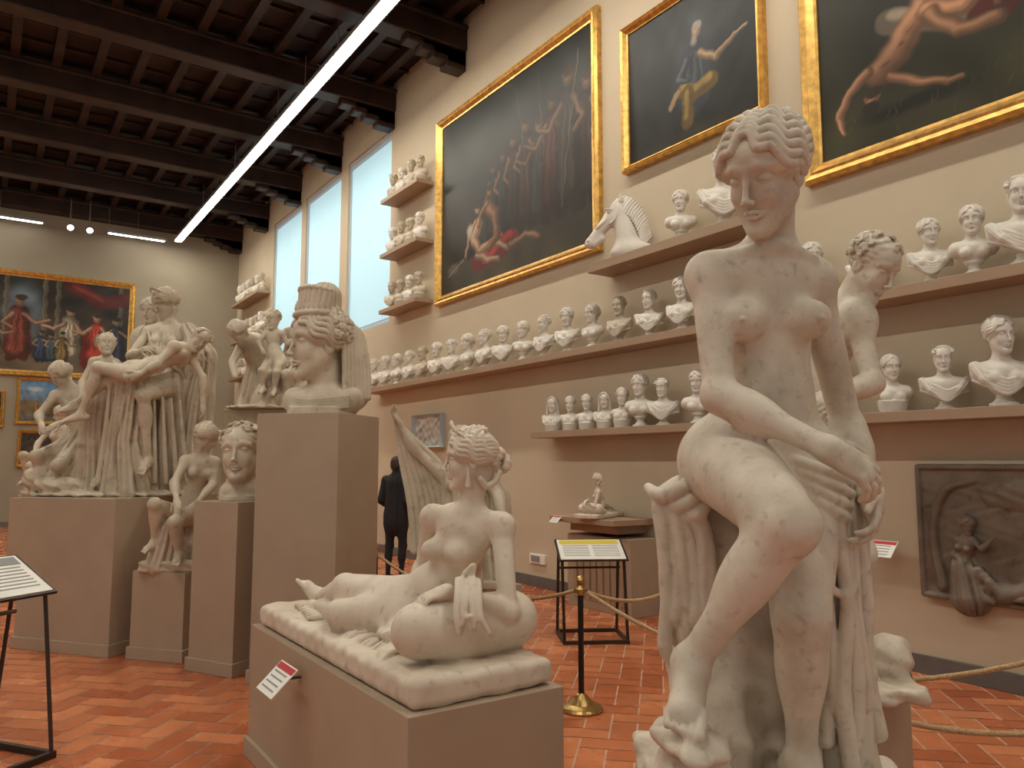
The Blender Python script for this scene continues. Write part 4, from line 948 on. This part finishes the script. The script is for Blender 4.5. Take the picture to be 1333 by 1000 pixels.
def relief():
    S=Sculpt(); S.box((0,0,0),(.72,.03,.50),rd=.008,w=lambda x,y,z:.003*np.sin(31*x+4*np.sin(19*z))*np.sin(27*z))
    S.chain([(-.70,-.03,-.48),(.70,-.03,-.48),(.70,-.03,.48),(-.70,-.03,.48),(-.70,-.03,-.48)],.022,k=.01)
    J=dict(neck=(-.36,-.05,-.02),chest=(-.37,-.045,-.10),waist=(-.39,-.04,-.20),pelvis=(-.40,-.04,-.28),shL=(-.42,-.05,-.05),shR=(-.31,-.06,-.05),elL=(-.45,-.06,-.16),wrL=(-.36,-.08,-.20),elR=(-.24,-.08,-.10),wrR=(-.16,-.08,-.02),
       hipL=(-.43,-.04,-.29),hipR=(-.37,-.05,-.29),knL=(-.28,-.06,-.26),knR=(-.24,-.06,-.30),anL=(-.26,-.05,-.42),anR=(-.18,-.05,-.43),toL=(-.20,-.06,-.44),toR=(-.12,-.06,-.45),hd=((-.34,-.06,.06),(40,15,0),.55,'wavy'))
    body(S,J,.52,True,hands=False)
    S.cone((-.40,-.02,-.25),(-.36,-.02,-.46),.08,.13,k=.03,fold=(8,.012,2))
    J=dict(neck=(.10,-.05,-.33),chest=(.03,-.05,-.36),waist=(-.04,-.05,-.38),pelvis=(-.11,-.05,-.40),shL=(.08,-.07,-.38),shR=(.09,-.03,-.30),elL=(.02,-.08,-.42),wrL=(-.05,-.08,-.44),elR=(.16,-.06,-.38),wrR=(.22,-.07,-.43),
       hipL=(-.12,-.07,-.42),hipR=(-.12,-.03,-.37),knL=(-.20,-.08,-.33),knR=(-.24,-.05,-.38),anL=(-.22,-.07,-.45),anR=(-.36,-.05,-.45),toL=(-.28,-.07,-.46),toR=(-.42,-.06,-.46),hd=((.17,-.06,-.29),(30,0,60),.5,'curly'))
    body(S,J,.48,False,hands=False)
    J=dict(neck=(.42,-.05,.0),chest=(.42,-.05,-.08),waist=(.43,-.045,-.18),pelvis=(.44,-.04,-.25),shL=(.37,-.06,-.03),shR=(.48,-.05,-.03),elL=(.32,-.08,-.12),wrL=(.25,-.08,-.20),elR=(.53,-.06,-.13),wrR=(.47,-.08,-.20),
       hipL=(.41,-.05,-.26),hipR=(.47,-.05,-.26),knL=(.34,-.07,-.30),knR=(.45,-.07,-.36),anL=(.36,-.05,-.45),anR=(.50,-.05,-.45),toL=(.30,-.06,-.46),toR=(.55,-.06,-.46),hd=((.39,-.06,.08),(-40,20,0),.55,'wavy'))
    body(S,J,.52,True,hands=False); S.cone((.44,-.02,-.22),(.44,-.02,-.46),.08,.14,k=.03,fold=(8,.012,2))
    S.ell((.05,-.03,.28),(.30,.03,.10),w=rough); S.ell((.35,-.03,.33),(.2,.03,.06),w=rough); S.curve([(-.55,-.03,-.4),(-.60,-.04,0),(-.50,-.04,.3),(-.3,-.03,.38)],[.04,.03,.03,.02],k=.02)
    S.box((0,.06,0),(1,.03,.8),rd=.001,k=.001,op=1)
    return S.mesh('relief_panel',M_relief,h=.006)
put('stone_relief_panel',relief(),(WX-.031,2.50,1.09),-90)

# ------------------------------------------------------------ barrier posts & ropes
def stanchion(x,y):
    m=MB(); m.lathe([(.135,0),(.14,.015),(.13,.03),(.085,.05),(.05,.085),(.035,.11),(.022,.12)],m=1)
    m.lathe([(.019,.11),(.019,.80)],m=0,n=16); m.lathe([(.024,.79),(.030,.80),(.030,.83),(.02,.845),(.012,.86),(.026,.875),(.030,.895),(.022,.915),(.005,.925)],m=1,n=18)
    for a in range(4):
        c,s=math.cos(a*math.pi/2),math.sin(a*math.pi/2); m.cyl((.02*c,.02*s,.815),(.05*c,.05*s,.815),.006,m=1,n=8)
    o=m.obj('rope_barrier_post',[M_black,M_brass],loc=(x,y,0),smooth=False); o.scale=(1,1,.93)
def rope(p,q,sag,z=.755):
    cu=bpy.data.curves.new('barrier_rope','CURVE'); cu.dimensions='3D'; cu.bevel_depth=.013; cu.bevel_resolution=3
    sp=cu.splines.new('POLY'); n=26; sp.points.add(n-1)
    d=nrm(V(q[0]-p[0],q[1]-p[1],0))*.05
    for i in range(n):
        t=i/(n-1); x=p[0]+d[0]+(q[0]-p[0]-2*d[0])*t; y=p[1]+d[1]+(q[1]-p[1]-2*d[1])*t
        sp.points[i].co=(x,y,z-sag*4*t*(1-t),1)
    cu.materials.append(M_rope); o=bpy.data.objects.new('barrier_rope',cu); bpy.context.collection.objects.link(o)
A=(3.31,4.05);Bp=(4.32,1.50);D=(2.95,2.62);E_=(4.6,.95);Fp=(3.05,6.7);H=(4.3,4.0)
for p in(A,Bp,D,E_,Fp,H): stanchion(*p)
rope(A,Bp,.33); rope(D,E_,.36); rope(A,Fp,.20); rope(A,H,.10); rope(Fp,(3.0,9.2),.25); stanchion(3.0,9.2)

# ------------------------------------------------------------ lecterns, labels
def lectern(x,y,rz,header=M_yel,zs=1):
    m=MB(); t=.015; w=.30
    m.box((-w,-.26,0),(w,-.26+2*t,.03)); m.box((-w,.24,0),(w,.27,.03)); m.box((-w,-.23,0),(-w+.03,.24,.03)); m.box((w-.03,-.23,0),(w,.24,.03))
    for s in(-1,1):
        m.cyl((s*(w-.015),.24,.02),(s*(w-.015),.12,.82),.014,n=4); m.cyl((s*(w-.015),-.24,.02),(s*(w-.015),-.12,.72),.014,n=4)
    m.cyl((-w,.12,.62),(w,.12,.62),.01,n=4)
    R=np.array([[1,0,0],[0,math.cos(.42),-math.sin(.42)],[0,math.sin(.42),math.cos(.42)]])
    m.box((-w-.02,-.19,-.012),(w+.02,.19,0),0,R=R,t=(0,0,.80)); m.box((-w,-.175,0),(w,.175,.004),1,R=R,t=(0,0,.80)); m.box((-w+.02,.09,.004),(w-.02,.16,.006),2,R=R,t=(0,0,.80))
    for i in range(7):
        for a,b in((-w+.04,-.02),(.02,w-.04)): m.box((a,.06-.03*i,.004),(b,.068-.03*i,.0055),3,R=R,t=(0,0,.80))
    o=m.obj('information_lectern',[M_iron,M_white,header,M_grey],loc=(x,y,0),rz=rz); o.scale=(1,1,zs)
lectern(4.72,5.62,-30); lectern(.03,5.08,35,M_grey,1.22)
def label(x,y,z,rz,s=1.0,arm=.06):
    m=MB(); R=np.array([[1,0,0],[0,math.cos(.75),-math.sin(.75)],[0,math.sin(.75),math.cos(.75)]])
    m.box((-.09*s,-.065*s,0),(.09*s,.065*s,.004),0,R=R,t=(0,-arm-.05,0)); m.box((-.085*s,.035*s,.004),(.085*s,.06*s,.005),1,R=R,t=(0,-arm-.05,0))
    for i in range(4): m.box((-.07*s,(.02-.022*i)*s,.004),(.06*s,(.026-.022*i)*s,.005),2,R=R,t=(0,-arm-.05,0))
    m.box((-.015,-arm-.05,-.008),(.015,0,-.002),3); m.obj('caption_label',[M_white,M_red,M_grey,M_iron],loc=(x,y,z),rz=rz)
label(1.299,3.68,.60,-90,1.25); label(WX-.001,3.46,.93,-90,1.3,.14); label(5.449,7.0,.97,-90,.8,.03)
m=MB(); m.box((-.17,-.03,-.06),(.17,0,.06),0); m.box((-.13,-.034,-.04),(.06,-.03,.04),1); m.obj('wall_thermostat',[M_white,M_grey],loc=(WX,8.25,.36),rz=-90,bevel=.006)
b=MB(); b.box((5.45,6.12,.94),(WX,7.22,1.0),0); b.box((5.62,6.25,.84),(WX,7.05,.94),0); b.obj('statuette_shelf',[M_shelf],bevel=.004)
b=MB(); b.box((5.62,6.05,0),(WX-.026,7.1,.80),0)
for i in range(8): b.box((5.60,6.15+.11*i,.10),(5.62,6.21+.11*i,.70),1)
b.obj('radiator_cabinet',[M_ped,M_shelf],bevel=.004)
R=rotm(0,25,0); b=MB(); b.box((-.12,-.09,0),(.12,.09,.005),0,R=R,t=(0,0,.70)); b.box((-.11,.04,.005),(.11,.08,.006),1,R=R,t=(0,0,.70)); b.cyl((0,.0,.0),(0,0,.70),.010); b.lathe([(.10,0),(.10,.012),(.015,.02)]); b.obj('caption_stand',[M_iron,M_red],loc=(3.12,1.86,0),rz=-50)

# ------------------------------------------------------------ visitor
def visitor(x,y,rz):
    e=bpy.data.objects.new('visitor',None); bpy.context.collection.objects.link(e); e.location=(x,y,0); e.rotation_euler=(0,0,math.radians(rz))
    J=dict(neck=(0,.02,1.42),chest=(0,.02,1.27),waist=(0,.02,1.08),pelvis=(0,.02,.92),shL=(-.17,.02,1.37),shR=(.17,.02,1.37),elL=(-.22,.06,1.10),wrL=(-.18,-.14,.98),elR=(.22,.06,1.10),wrR=(.18,-.12,.96),
      hipL=(-.09,.02,.90),hipR=(.09,.02,.90),knL=(-.10,0,.49),knR=(.10,.02,.49),anL=(-.10,.03,.09),anR=(.11,.04,.09),toL=(-.11,-.13,.05),toR=(.12,-.12,.05))
    S=Sculpt(); body(S,J,1.0,False,hands=False,feet=False); S.cone((0,.02,1.32),(0,.02,.80),.15,.175,k=.05,flat=((0,1,0),.75),fold=(5,.008,2))
    for s in(-1,1): S.cone((s*.17,.02,1.36),(s*.22,.06,1.10),.060,.052,k=.03,fold=(4,.004,6)); S.cone((s*.22,.06,1.10),(s*.18,-.13,.98),.052,.040,k=.02)
    S.cone((0,.03,1.40),(0,.03,1.46),.075,.065,k=.02)
    for s in(-1,1): S.cone((s*.10,.03,.07),(s*.115,-.14,.035),.045,.035,k=.02)
    S.box((0,0,-.03),(.5,.5,.03),rd=.001,k=.001,op=1)
    put('jacket_and_trousers',S.mesh('clothes',M_cloth,h=.01),(0,0,0),0,1,e)
    S=Sculpt(); S.cone((0,.02,1.42),(0,0,1.50),.055,.05); head(S,(0,-.01,1.57),0,12,0,.95,'none'); 
    hand(S,(-.18,-.14,.98),(0,-.1,-.1),(1,0,0),1); hand(S,(.18,-.12,.96),(0,-.1,-.1),(-1,0,0),1,side=-1)
    put('head_and_hands',S.mesh('skin',M_skin,h=.005),(0,0,0),0,1,e)
    S=Sculpt(); S.ell((0,.018,1.62),(.080,.092,.080),w=wave1); S.ell((0,.05,1.57),(.075,.065,.09),k=.02)
    S.box((0,-.12,1.54),(.055,.07,.075),rd=.02,k=.01,op=1)
    put('hair',S.mesh('hair',M_hair,h=.006),(0,0,0),0,1,e)
x,y=world(-1.56,10.6); visitor(x,y,120)

# ------------------------------------------------------------ light & camera
w=bpy.data.worlds.new('World'); bpy.context.scene.world=w; w.use_nodes=True
bg=w.node_tree.nodes['Background']; bg.inputs['Color'].default_value=(1,.94,.85,1); bg.inputs['Strength'].default_value=.40
cam=bpy.data.cameras.new('camera'); co=bpy.data.objects.new('camera',cam); bpy.context.collection.objects.link(co)
cam.sensor_width=36; cam.sensor_fit='HORIZONTAL'; cam.lens=36*1005/1333; cam.clip_end=100
co.location=(0,0,1.6); co.rotation_euler=(math.radians(95.85),0,math.radians(-YAW))
bpy.context.scene.camera=co
bpy.context.scene.view_settings.view_transform='Standard'
